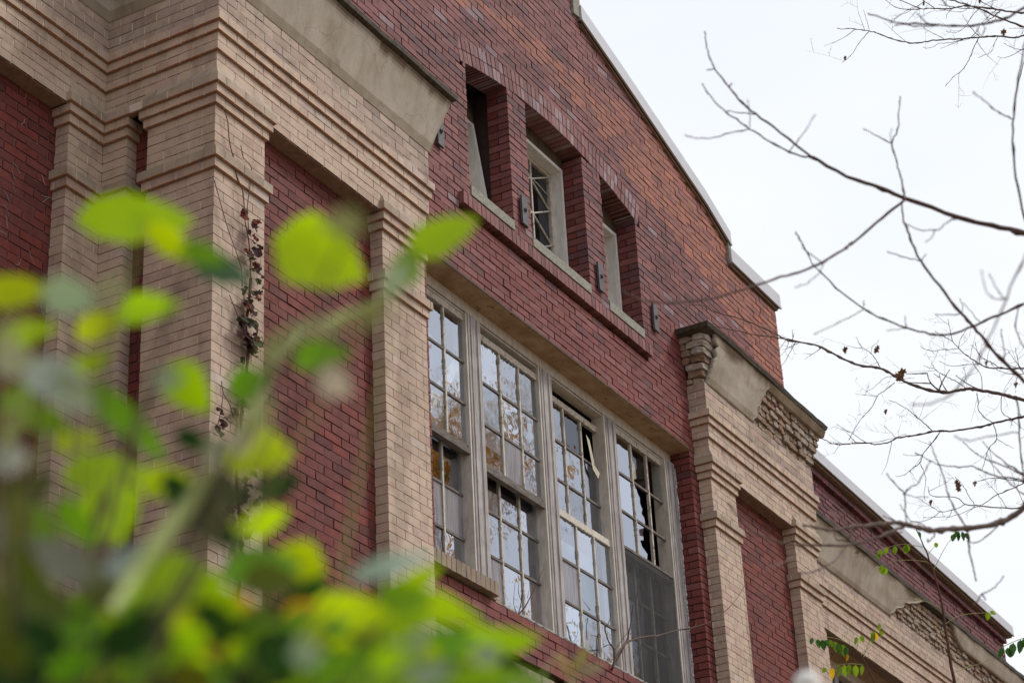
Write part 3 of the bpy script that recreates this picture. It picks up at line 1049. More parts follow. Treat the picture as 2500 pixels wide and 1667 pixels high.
# wing parapet
mb = MB()
XE = 29.45
def ptop(x): return 9.98 - 0.022 * (x - 22.0)
k = 0
zz = 9.0
def pal_par(x, z):
    r = R.random()
    if r < 0.2: return jit((0.15, 0.06, 0.07), 0.15)
    return jit((0.20, 0.072, 0.078), 0.12)
while zz < 10.0:
    xe = XE
    if ptop(XE) < zz + 0.0677: xe = min(XE, 22 + (9.98 - zz - 0.0677) / 0.022)
    if xe > 19.5:
        course(mb, 'F', 8.12, 19.25, xe, zz, zz + 0.0677, k, pal_par, M_RED, dep=0.05, g=0.011, bed=0.013, j=0.003, tilt=0.005)
    k += 1; zz += 0.0677
mb.box(19.25, XE - 0.003, 8.13, 8.44, Z + 8.95, Z + 9.80, M_MORT_D)
mb.build('parapet_wall', building, 'low purple red brick parapet of the far wing')
mb = MB()
o = coping('white_coping', [(19.3, ptop(19.3) + 0.0), (XE + 0.1, ptop(XE) + 0.0)], 'long white metal coping of the far wing', yf=7.98, yb=8.5, th=0.13)
mb = MB()
x = 19.3
i = 0
while x < XE:
    e = min(x + 0.2, XE)
    zt = ptop(x) - 0.075
    mb.box(x, e - 0.008, 8.065, 8.2, Z + zt - 0.07, Z + zt - 0.005, M_RED, pal_par(0, 0), 0.003)
    x = e; i += 1
mb.build('corbel_course', building, 'projecting brick course under the far wing coping')

# ---- wing wall with its window opening
mb = MB()
for i, (z0, z1, p) in enumerate(PIL):
    if z0 < 4.6: continue
    course(mb, 'F', 7.99, 19.3, 21.8, z0, z1, i, pal_tan, M_TAN, dep=0.07, g=0.0105, bed=0.0055)
    tan_core(mb, 19.3, 21.8, 7.99, 8.2, z0, z1)
    course(mb, 'F', 7.99, 27.2, 31.0, z0, z1, i, pal_tan, M_TAN, dep=0.07, g=0.0105, bed=0.0055)
    tan_core(mb, 27.2, 31.0, 7.99, 8.2, z0, z1)
mb.build('wing_wall', building, 'tan brick wall of the far wing')
mb = MB()
mb.box(21.8, 27.2, 8.105, 8.44, Z + 7.735, Z + 7.76, M_SOF)
mb.box(27.19, 27.21, 8.21, 8.44, Z + 4.6, Z + 7.735, M_PLY)
for q in range(6):
    xx = 21.85 + q * 1.05
    mb.box(xx, xx + 0.12, 8.36, 8.44, Z + 4.6, Z + 7.66, M_WOOD)
mb.box(21.8, 27.2, 8.34, 8.44, Z + 7.62, Z + 7.735, M_FRAME)
mb.box(21.8, 27.2, 8.45, 8.6, Z + 4.6, Z + 7.735, M_ROOM)
mb.build('wing_window', building, 'dark recessed window of the far wing with a brown soffit')

# plain lower walls down to the ground
def brick_texture():
    m, n, b, o = mat('lower_brick')
    t = n.nodes.new('ShaderNodeTexCoord')
    mp_ = n.nodes.new('ShaderNodeMapping')
    mp_.inputs['Rotation'].default_value = (math.radians(90), 0, 0)
    bt = n.nodes.new('ShaderNodeTexBrick')
    bt.inputs['Color1'].default_value = (0.27, 0.065, 0.055, 1)
    bt.inputs['Color2'].default_value = (0.18, 0.05, 0.045, 1)
    bt.inputs['Mortar'].default_value = (0.15, 0.09, 0.08, 1)
    bt.inputs['Scale'].default_value = 1.0
    bt.inputs['Brick Width'].default_value = 0.205
    bt.inputs['Row Height'].default_value = 0.0677
    bt.inputs['Mortar Size'].default_value = 0.006
    n.links.new(t.outputs['Object'], mp_.inputs[0])
    n.links.new(mp_.outputs[0], bt.inputs['Vector'])
    n.links.new(bt.outputs['Color'], b.inputs['Base Color'])
    b.inputs['Roughness'].default_value = 0.9
    return m
M_LOW = brick_texture()
mb = MB()
mb.box(9.32, 19.22, 7.22, 7.5, 0, Z + 4.93, M_LOW)
mb.box(4.6, 9.31, 8.11, 8.4, 0, Z + 3.6, M_LOW)
mb.box(19.23, 31.0, 8.02, 8.3, 0, Z + 4.6, M_LOW)
mb.box(9.34, 9.6, 7.2, 8.2, 0, Z + 4.2, M_LOW)
mb.build('lower_wall', building)
# tan dirty band just below the red apron under the big window
mb = MB()
for k in range(8):
    z0 = 4.90 - (k + 1) * 0.068
    x = 11.77
    while x < 16.7:
        e = min(x + 0.205, 16.72)
        rough_brick(mb, x, e - 0.007, 7.165 + R.uniform(-0.006, 0.01), 7.24, Z + z0, Z + z0 + 0.061, jit(R.choice([(0.33, 0.28, 0.23), (0.27, 0.22, 0.19), (0.38, 0.33, 0.28)]), 0.1), 0.004)
        x = e
mb.build('tan_band', building, 'dirty tan brick band below the red apron of the large window')

# ---- concrete lintel/soffit over the big window
mb = MB()
mb.box(BW[0] - 0.24, BW[1], 7.185, 7.45, Z + 7.868, Z + 7.882, M_SOF)
mb.box(11.76, BW[1], 7.181, 7.186, Z + 7.866, Z + 7.886, M_TRIM, j=0.0015)
mb.build('lintel', building, 'brown stained soffit board over the large window')

# ---- the large window: four double hung units
YF = 7.40
def part_empty(name, loc, label, parent):
    o = bpy.data.objects.new(name, None)
    COL.objects.link(o)
    o.parent = parent
    o.location = Vector(loc) - parent.location
    o['label'] = label
    return o
def frame_and_units():
    units = []
    zt_h, zb_s = 7.845, 5.43
    # head, sill, mullions belong to a frame part
    mb = MB()
    mb.box(11.98, 16.57, 7.387, 7.50, Z + 7.775, Z + 7.866, M_FRAME)
    mb.box(11.98, 16.57, 7.392, 7.395, Z + 7.765, Z + 7.777, M_DKWOOD)
    mb.box(11.98, 16.57, 7.394, 7.50, Z + 7.751, Z + 7.766, M_FRAME)
    mb.box(11.98, 16.57, 7.345, 7.55, Z + 5.36, Z + 5.43, M_WOOD)
    edges = [(14.065 + 1.17 * (i - 1), 14.250 + 1.17 * (i - 1)) for i in (0, 1, 2)] + [(16.405, 16.575)]
    for q, (a, b) in enumerate(edges):
        yf = 7.372 if q < 3 else 7.356
        mb.box(a, b, yf, 7.50, Z + 5.43, Z + 7.765, M_WOOD)
        mb.box(a - 0.024, a, yf + 0.008, 7.50, Z + 5.43, Z + 7.762, M_FRAME)
        if q < 3: mb.box(b, b + 0.018, yf + 0.008, 7.50, Z + 5.43, Z + 7.762, M_FRAME)
        for c0, c1, dy in ((0.030, 0.052, 0.008), (0.128, 0.150, 0.007)):
            mb.box(a + c0, a + c1, yf - dy, yf, Z + 5.43, Z + 7.75, M_WOOD)
        mb.box(a + 0.055, a + 0.060, yf - 0.0015, yf, Z + 5.43, Z + 7.74, M_DKWOOD)
        mb.box(a + 0.112, a + 0.116, yf - 0.0015, yf, Z + 5.43, Z + 7.74, M_DKWOOD)
    return mb
fb = frame_and_units()
fb.build('window_frame', building, 'weathered grey wooden posts and head of the large window')
# caulk blobs beside the right post
mb = MB()
P = [(16.578 + R.uniform(-0.003, 0.003), 7.352 + R.uniform(-0.004, 0.002), Z + 5.45 + 0.016 * k) for k in range(143)]
mb.tube(P, [R.choice([0.002, 0.004, 0.007, 0.010]) for _ in P], M_COPE, 5)
mb.build('sealant_bead', building, 'lumpy white sealant along the right window post')

def sash(mb, x0, x1, z0, z1, y, colx, rowz, st=0.042, top=0.05, bot=0.05, depth=0.04, m=None, mw=0.011):
    m = m or M_SASH
    e = 0.002
    mb.box(x0, x0 + st, y, y + depth, Z + z0, Z + z1, m)
    mb.box(x1 - st, x1, y, y + depth, Z + z0, Z + z1, m)
    mb.box(x0 + st, x1 - st, y + e, y + depth - e, Z + z1 - top, Z + z1, m)
    mb.box(x0 + st, x1 - st, y + e, y + depth - e, Z + z0, Z + z0 + bot, m if bot < 0.06 else M_DKWOOD)
    for c_ in colx:
        mb.box(c_ - mw, c_ + mw, y + 0.006, y + depth - 0.008, Z + z0 + bot, Z + z1 - top, m)
    for r_ in rowz:
        mb.box(x0 + st, x1 - st, y + 0.008, y + depth - 0.010, Z + r_ - 0.010, Z + r_ + 0.010, M_DKWOOD)
    # old putty flakes
    for _ in range(26):
        xx = R.uniform(x0 + st, x1 - st - 0.05); 
        mb.box(xx, xx + R.uniform(0.015, 0.05), y - 0.001, y + 0.006, Z + z1 - top - R.uniform(0.002, 0.009), Z + z1 - top + 0.004, M_SASH, j=0.002)
        zz_ = R.uniform(z0 + bot, z1 - top - 0.05); xs = R.choice([x1 - st] + list(colx))
        mb.box(xs - 0.012, xs - 0.002, y + 0.001, y + 0.012, Z + zz_, Z + zz_ + R.uniform(0.01, 0.05), M_SASH, j=0.002)

def pane(mb, x0, x1, z0, z1, y, m, tilt=0.004):
    a = [R.uniform(-tilt, tilt) * 0.3 for _ in range(3)]
    mb.poly([(x0, y + a[0], Z + z0), (x1, y + a[1], Z + z0), (x1, y + a[1] + a[2], Z + z1), (x0, y + a[0] + a[2], Z + z1)], m)

def unit(i, label, upper_dz=0.0, swap=False, kinds=None, broken=False, screen=False, drop=0.0):
    """i = 0..3 from the left. kinds: dict (sash,row,col)->material"""
    s = 1.17 * (i - 1)
    xa, xb = 13.09 + s, 14.10 + s
    cx_ = (13.438 + s, 13.750 + s)
    w_ = part_empty('window', (xa, YF, Z + 5.43), label, building)
    yu, yl = (7.40, 7.455)
    if swap: yu, yl = 7.455, 7.400
    sc_u, sc_l = yu / 7.40, yl / 7.40
    zs_u = {'top': 7.750, 'gt': 7.697, 'r': (7.330, 6.970), 'gb': 6.625, 'b': 6.550}
    if swap: zs_u = {'top': 7.665, 'gt': 7.612, 'r': (7.266, 6.910), 'gb': 6.60, 'b': 6.545}
    zs_l = {'top': 6.62, 'gt': 6.585, 'r': (6.226, 5.863), 'gb': 5.51, 'b': 5.43}
    if swap: zs_l = {'top': 6.590, 'gt': 6.532, 'r': (6.162, 5.802), 'gb': 5.46, 'b': 5.43}
    dz = upper_dz
    objs = []
    for nm, zz_, y in (('sash', zs_u, yu), ('sash', zs_l, yl)):
        d_ = dz if zz_ is zs_u else 0
        mb = MB()
        dk = zz_ is zs_l and i < 2
        bot = zz_['gb'] - zz_['b']
        xaa, xbb = xa, xb
        if swap and zz_ is zs_u: xbb = xb - 0.0
        sash(mb, xaa, xbb, zz_['b'] + d_, zz_['top'] + d_, y, cx_, [r + d_ for r in zz_['r']], top=zz_['top'] - zz_['gt'], bot=bot,
             m=(M_FRAME if (swap and zz_ is zs_l) else None))
        if zz_ is zs_u and not swap:   # projecting meeting rail lip
            mb.box(xa + 0.002, xb - 0.002, y - 0.018, y + 0.03, Z + zz_['b'] + d_ - 0.004, Z + zz_['b'] + d_ + 0.034, M_DKWOOD, j=0.002)
        so_ = mb.build('sash', w_)
        # glass
        g = MB()
        X = [xa + 0.042, cx_[0], cx_[1], xb - 0.042]
        Zs = [zz_['gt'] + d_] + [r + d_ for r in zz_['r']] + [zz_['gb'] + d_]
        u = 'u' if zz_ is zs_u else 'l'
        for r_ in range(3):
            for c_ in range(3):
                mt = (kinds or {}).get((u, r_, c_), M_GLASS)
                if mt is None: continue
                if mt is M_GLASS: mt = R.choice([M_GLASS, M_GLASS, M_GLASSB, M_GLASSC])
                if isinstance(mt, list):      # broken pane: remaining piece as a polygon in unit coordinates
                    g.poly([(X[c_] + (X[c_ + 1] - X[c_]) * a, y + 0.018, Z + Zs[r_ + 1] + (Zs[r_] - Zs[r_ + 1]) * b) for a, b in mt], M_GLASS)
                    continue
                pane(g, X[c_] + 0.009, X[c_ + 1] - 0.009, Zs[r_ + 1] + 0.008, Zs[r_] - 0.008, y + 0.018, mt)
        go = g.build('glass', w_)
    return w_, xa, xb

K1 = {('l', 1, 1): M_FILM, ('l', 1, 2): M_FILM, ('l', 1, 0): M_FILM, ('u', 0, 2): M_GLASS, }
w1, a1, b1 = unit(0, 'leftmost tall window unit, diagonal white board behind its panes', kinds=K1)
K2 = {('u', 2, 1): M_FILM, ('l', 2, 0): M_FILM}
w2, a2, b2 = unit(1, 'second tall window unit, upper sash slipped a little, orange tree reflected', upper_dz=-0.057, kinds=K2)
K3 = {('l', 1, 0): M_FILM, ('u', 0, 2): None, ('u', 0, 1): M_GLASS2,
      ('u', 1, 2): M_GLASS, ('u', 2, 2): M_GLASS}
w3, a3, b3 = unit(2, 'third tall window unit with a black gap above its dropped upper sash', swap=True, kinds=K3)
JAG1 = [(0, 0), (0.62, 0), (0.66, 0.12), (0.60, 0.22), (0.45, 0.30), (0.52, 0.42), (0.40, 0.55), (0.42, 0.70), (0.30, 0.78), (0.22, 0.92), (0.05, 1.0), (0, 1)]
JAG2 = [(0, 0), (0.72, 0), (0.58, 0.10), (0.62, 0.25), (0.30, 0.36), (0.22, 0.50), (0.45, 0.58), (0.42, 0.75), (0.55, 1.0), (0, 1)]
K4 = {('u', 1, 1): JAG1, ('u', 2, 1): JAG2, ('u', 2, 2): None, ('u', 1, 2): None, ('u', 0, 2): M_GLASS2, ('u', 0, 1): M_GLASS2,
      ('l', 0, 0): M_GLASS2, ('l', 0, 1): M_GLASS2, ('l', 0, 2): M_GLASS2, ('l', 1, 1): M_GLASS2, ('l', 1, 2): M_GLASS2, ('l', 2, 1): M_GLASS2, ('l', 2, 2): M_GLASS2}
w4, a4, b4 = unit(3, 'rightmost tall window unit with broken panes and an insect screen', kinds=K4)
mb = MB()
mb.poly([(a4 + 0.01, 7.375, Z + 5.43), (b4 - 0.01, 7.375, Z + 5.43), (b4 - 0.01, 7.375, Z + 6.60), (a4 + 0.01, 7.375, Z + 6.60)], M_MESH)
mb.box(a4 + 0.004, b4 - 0.004, 7.37, 7.385, Z + 6.59, Z + 6.612, M_DKWOOD)
mb.build('insect_screen', w4)

# things seen through the panes
def behind(name, parent, pts, y, m, label=None):
    mb = MB(); mb.poly([(x, y, Z + zz) for x, zz in pts], m); return mb.build(name, parent, label)
behind('blind', w1, [(a1, 6.66), (b1 + 0.02, 6.66), (b1 + 0.02, 7.52), (a1 + 0.55, 7.60), (a1, 7.74)], 7.60, M_BLIND)
behind('blind', w2, [(a2 + 0.05, 6.90), (b2 + 0.02, 6.90), (b2 + 0.02, 7.44), (a2 + 0.6, 7.52), (a2 + 0.05, 7.62)], 7.60, M_BLIND)
behind('shade', w1, [(b1 - 0.02, 5.45), (b1 + 0.25, 5.45), (b1 + 0.25, 7.75), (b1 - 0.02, 7.75)], 7.58, M_TEAL)
behind('shade', w2, [(b2 - 0.0, 5.45), (b2 + 0.25, 5.45), (b2 + 0.25, 7.7), (b2 - 0.0, 7.7)], 7.58, M_TEAL)
behind('board', w2, [(b2 - 0.28, 5.45), (b2 + 0.1, 5.45), (b2 + 0.1, 5.84), (b2 - 0.28, 5.84)], 7.50, M_PLY)
behind('blind', w3, [(a3, 5.5), (b3 + 0.1, 5.5), (b3 + 0.1, 6.5), (a3, 6.5)], 7.62, M_BLIND)
behind('curtain', w4, [(a4 + 0.1, 5.45), (a4 + 0.42, 5.45), (a4 + 0.52, 6.55), (a4 + 0.1, 6.55)], 7.62, M_CURTAIN)
mb = MB()
mb.obb((12.30, 7.435, Z + 6.62), Vector((0.58, 0, 0.68)), Vector((0, 0.008, 0)), Vector((-0.075, 0, 0.07)), M_BRD)
mb.build('loose_board', w1, 'diagonal white board behind the glass')
mb = MB()
mb.poly([(14.97, 7.44, Z + 7.50), (15.03, 7.44, Z + 7.47), (15.08, 7.43, Z + 7.25), (15.16, 7.43, Z + 7.20), (15.13, 7.43, Z + 7.14), (15.05, 7.435, Z + 7.20), (15.01, 7.44, Z + 7.38)], M_PAPER)
mb.build('torn_paper', w3)
mb = MB()
mb.poly([(15.80, 7.44, Z + 7.60), (15.90, 7.44, Z + 7.56), (15.92, 7.44, Z + 7.42), (15.84, 7.44, Z + 7.38)], M_PAPER)
mb.build('torn_paper', w4)

# room behind
mb = MB()
def room(x0, x1, y0, y1, z0, z1):
    P = [(x0, y0, z0), (x1, y0, z0), (x1, y1, z0), (x0, y1, z0), (x0, y0, z1), (x1, y0, z1), (x1, y1, z1), (x0, y1, z1)]
    P = [Vector((a, b, Z + c)) for a, b, c in P]
    for q in ((0, 1, 2, 3), (4, 7, 6, 5), (1, 5, 6, 2), (2, 6, 7, 3), (3, 7, 4, 0)):
        mb.poly([P[a] for a in q], M_ROOM)
room(11.6, 16.9, 7.50, 11.0, 4.95, 8.2)
room(12.2, 16.3, 7.84, 9.2, 8.65, 10.6)
mb.build('room', building)
# ring that closes the wall between frame and room
mb = MB()
mb.box(11.6, 11.99, 7.42, 7.50, Z + 5.0, Z + 7.9, M_ROOM)
mb.box(16.592, 16.9, 7.41, 7.50, Z + 5.0, Z + 7.9, M_ROOM)
mb.box(11.6, 16.9, 7.52, 7.56, Z + 7.89, Z + 8.2, M_ROOM)
mb.box(11.6, 16.9, 7.56, 7.60, Z + 4.9, Z + 5.36, M_ROOM)
for a, b in ((12.2, 12.73), (13.43, 13.74), (14.78, 15.13), (15.82, 16.3)):
    mb.box(a + 0.001, b - 0.001, 7.545, 7.90, Z + 8.6, Z + 10.6, M_ROOM)
mb.box(12.2, 16.3, 7.41, 7.90, Z + 10.21, Z + 10.7, M_ROOM)
mb.box(12.2, 16.3, 7.42, 7.90, Z + 8.55, Z + 8.70, M_ROOM)
mb.build('inner_wall', building)

# sill under the big window: rowlock bricks left, broken lumps, bare top
mb = MB()
x = 11.78
while x < 12.72:
    mb.box(x, x + 0.060, 7.14, 7.36, Z + 5.325, Z + 5.425, M_TAN, jit((0.30, 0.235, 0.18), 0.12), 0.002)
    x += 0.067
for k in range(7):
    xx = 12.74 + k * 0.055
    rough_brick(mb, xx, xx + 0.06, 7.19 + 0.012 * k, 7.36, Z + 5.32, Z + 5.40 - 0.01 * k, jit((0.40, 0.31, 0.24), 0.12), 0.016)
for k in range(60):
    xx = R.uniform(13.1, 16.5)
    rough_brick(mb, xx, xx + R.uniform(0.02, 0.08), 7.22, 7.33, Z + 5.315, Z + 5.325 + R.uniform(0, 0.015), jit((0.25, 0.2, 0.17), 0.2), 0.008)
mb.box(11.78, 16.58, 7.215, 7.37, Z + 5.30, Z + 5.318, M_MORT_R)
mb.box(13.1, 16.58, 7.32, 7.38, Z + 5.318, Z + 5.40, M_STONE, j=0.004)
mb.build('window_sill', building, 'broken brick sill of the large window, bare mortar to the right')

# ---- the three small windows
def small_window(a, b, label, lattice, dy=0.0, lean=0.0):
    w_ = part_empty('window', (a, 7.4, Z + 8.81), label, building)
    zt = min(HB(a), HB(b)) - 0.115
    mb = MB()
    y0, y1 = 7.392, 7.54
    def lean_it(m_):
        m_.v = [(x_, y_ + dy + lean * (z_ - Z - 8.8), z_) for (x_, y_, z_) in m_.v]
    mb.box(a + 0.015, a + 0.05, y0, y1, Z + 8.80, Z + zt, M_FRAMEW)
    mb.box(b - 0.05, b - 0.015, y0, y1, Z + 8.80, Z + zt, M_FRAMEW)
    mb.box(a + 0.05, b - 0.05, y0 + 0.002, y1 - 0.002, Z + zt - 0.035, Z + zt, M_FRAMEW)
    mb.box(a + 0.05, b - 0.05, y0 + 0.03, y1 - 0.002, Z + 8.80, Z + 8.85, M_FRAMEW)
    mb.box(a, b, 7.40, 7.45, Z + zt, Z + zt + 0.26, M_TRIM)
    mb.box(a + 0.001, a + 0.014, 7.40, 7.44, Z + 8.8, Z + zt, M_TRIM)
    mb.box(b - 0.014, b - 0.001, 7.40, 7.44, Z + 8.8, Z + zt, M_TRIM)
    lean_it(mb)
    mb.build('frame', w_)
    mb = MB()
    xa, xb, za, zb, y = a + 0.05, b - 0.05, 8.85, zt - 0.035, 7.495
    mb.box(xa, xa + 0.035, y, y + 0.035, Z + za, Z + zb, M_SASH)
    mb.box(xb - 0.035, xb, y, y + 0.035, Z + za, Z + zb, M_SASH)
    mb.box(xa + 0.035, xb - 0.035, y, y + 0.035, Z + zb - 0.04, Z + zb, M_SASH)
    mb.box(xa + 0.035, xb - 0.035, y, y + 0.035, Z + za, Z + za + 0.05, M_SASH)
    xm = (xa + xb) / 2
    def bar(p, q, r=0.009):
        mb.tube([(p[0], y + 0.015, Z + p[1]), (q[0], y + 0.015, Z + q[1])], r, M_SASH, 4)
    hz = (zb - za - 0.09)
    x0, x1, z0, z1 = xa + 0.035, xb - 0.035, za + 0.05, zb - 0.04
    xr = x0 + (x1 - x0) * 0.62
    bar((xr, z0), (xr, z1), 0.011)
    nd = 3
    for k in range(nd):
        zc0 = z0 + (z1 - z0) * k / nd; zc1 = z0 + (z1 - z0) * (k + 1) / nd; zm = (zc0 + zc1) / 2
        bar((x1, zc1), (xr, zm)); bar((xr, zm), (x1, zc0))
        bar((x0, zc1), (xr, zm)); bar((xr, zm), (x0, zc0))
        if R.random() < 0.5: bar((x0, zm + 0.1), (x1, zm - 0.02), 0.005)
    lean_it(mb)
    mb.build('sash', w_)
    mb = MB()
    pane(mb, x0, x1, z0, z1, y + 0.022, M_GLASS2)
    lean_it(mb)
    mb.build('glass', w_)
    mb = MB()
    mb.hexa([(a + 0.002, 7.192, Z + 8.705), (b - 0.002, 7.192, Z + 8.705), (b - 0.002, 7.41, Z + 8.705), (a + 0.002, 7.41, Z + 8.705),
             (a + 0.002, 7.192, Z + 8.795), (b - 0.002, 7.192, Z + 8.795), (b - 0.002, 7.41, Z + 8.83), (a + 0.002, 7.41, Z + 8.83)], M_STONE)
    mb.build('sill', w_)
small_window(*WIN[0], 'left one of the three small gable windows, its pale frame leaning inwards', False, 0.0, 0.13)
small_window(*WIN[1], 'middle small gable window with a crisscross lattice', True)
small_window(*WIN[2], 'right one of the three small gable windows', False)

q_ = [[(1083, 420, 7.43), (1125, 480, 7.62)], [(1073, 225, 7.43), (1089, 238, 7.60)]]
mb = MB()
thick_sheet(mb, [[tuple(onY(*p)) for p in row] for row in q_], M_BRD2, 0.02)
mb.build('leaning_board', building, 'pale board leaning inside the left small gable window')
# ------------------------------------------------------------------ ground
def ground():
    m, n, b, o = mat('grass_and_dirt')
    f = noise_tex(n, 0.4, 8, 0.65)
    c = ramp(n, f, [(0.35, (0.10, 0.10, 0.045)), (0.5, (0.19, 0.13, 0.07)), (0.65, (0.26, 0.155, 0.075))]).outputs[0]
    n.links.new(c, b.inputs['Base Color'])
    b.inputs['Roughness'].default_value = 1.0
    mb = MB()
    nn = 24
    for i in range(nn):
        for k in range(nn):
            a = [(-1500 + 3000 * (i + di) / nn, -1500 + 3000 * (k + dk) / nn, 0) for di, dk in ((0, 0), (1, 0), (1, 1), (0, 1))]
            mb.poly(a, m)
    o_ = mb.build('ground', kind='structure')
    return o_
ground()
def path():
    m = plain('pavement', (0.24, 0.23, 0.21), 0.95, 0.15, 1.5, 0.1)
    mb = MB()
    mb.box(-30, 60, 2.6, 4.4, -0.05, 0.012, m)
    mb.build('path', kind='structure')
path()

# ------------------------------------------------------------------ leaves
def leaf(mb, c, tip, up, length, width, m, fold=0.25, curl=0.25, n=7, tipp=1.0, col=(1, 1, 1)):
    """an ovate leaf folded along its midrib; c = base, tip = direction, up = face normal"""
    t = Vector(tip).normalized(); u = Vector(up)
    s = t.cross(u)
    if s.length < 1e-4: s = t.cross(Vector((1, 0, 0)))
    s.normalize(); u = s.cross(t).normalized()
    k = len(mb.v)
    for i in range(n + 1):
        f = i / n
        wv = width * 0.5 * (math.sin(math.pi * min(1, f ** 0.72)) ** 0.8 if 0 < f < 1 else 0.0)
        d = -curl * length * f * f
        p = Vector(c) + t * (length * f) + u * d
        wig = 1 + 0.07 * math.sin(i * 2.3 + c[0] * 50)
        mb.v += [tuple(p - s * wv * wig + u * wv * fold), tuple(p), tuple(p + s * wv * wig + u * wv * fold)]
    for i in range(n):
        a = k + 3 * i
        mb.face((a, a + 1, a + 4, a + 3), m, col)
        mb.face((a + 1, a + 2, a + 5, a + 4), m, col)

def px_leaf(mb, px, py, L, W, ang, d, m, tiltv=0.0, fold=0.2, curl=0.2):
    """leaf centred near a picture position at distance d metres; sizes in photo pixels"""
    ln, wd = L * d / FPX, W * d / FPX
    a = math.radians(ang)
    t = M_RIGHT * math.cos(a) - M_DOWN * math.sin(a) + M_FWD * R.uniform(-0.35, 0.35)
    t.normalize()
    nrm = (-M_FWD + Vector((0, 0, 1)) * R.uniform(0.1, 0.5) + M_RIGHT * R.uniform(-0.4, 0.4)).normalized()
    c = at(px, py, d) - t * ln * 0.5
    k_ = R.uniform(0.72, 1.08)
    leaf(mb, c, t, nrm, ln, wd, m, fold, curl, col=(k_ * R.uniform(0.85, 1.25), k_, k_))
    return c

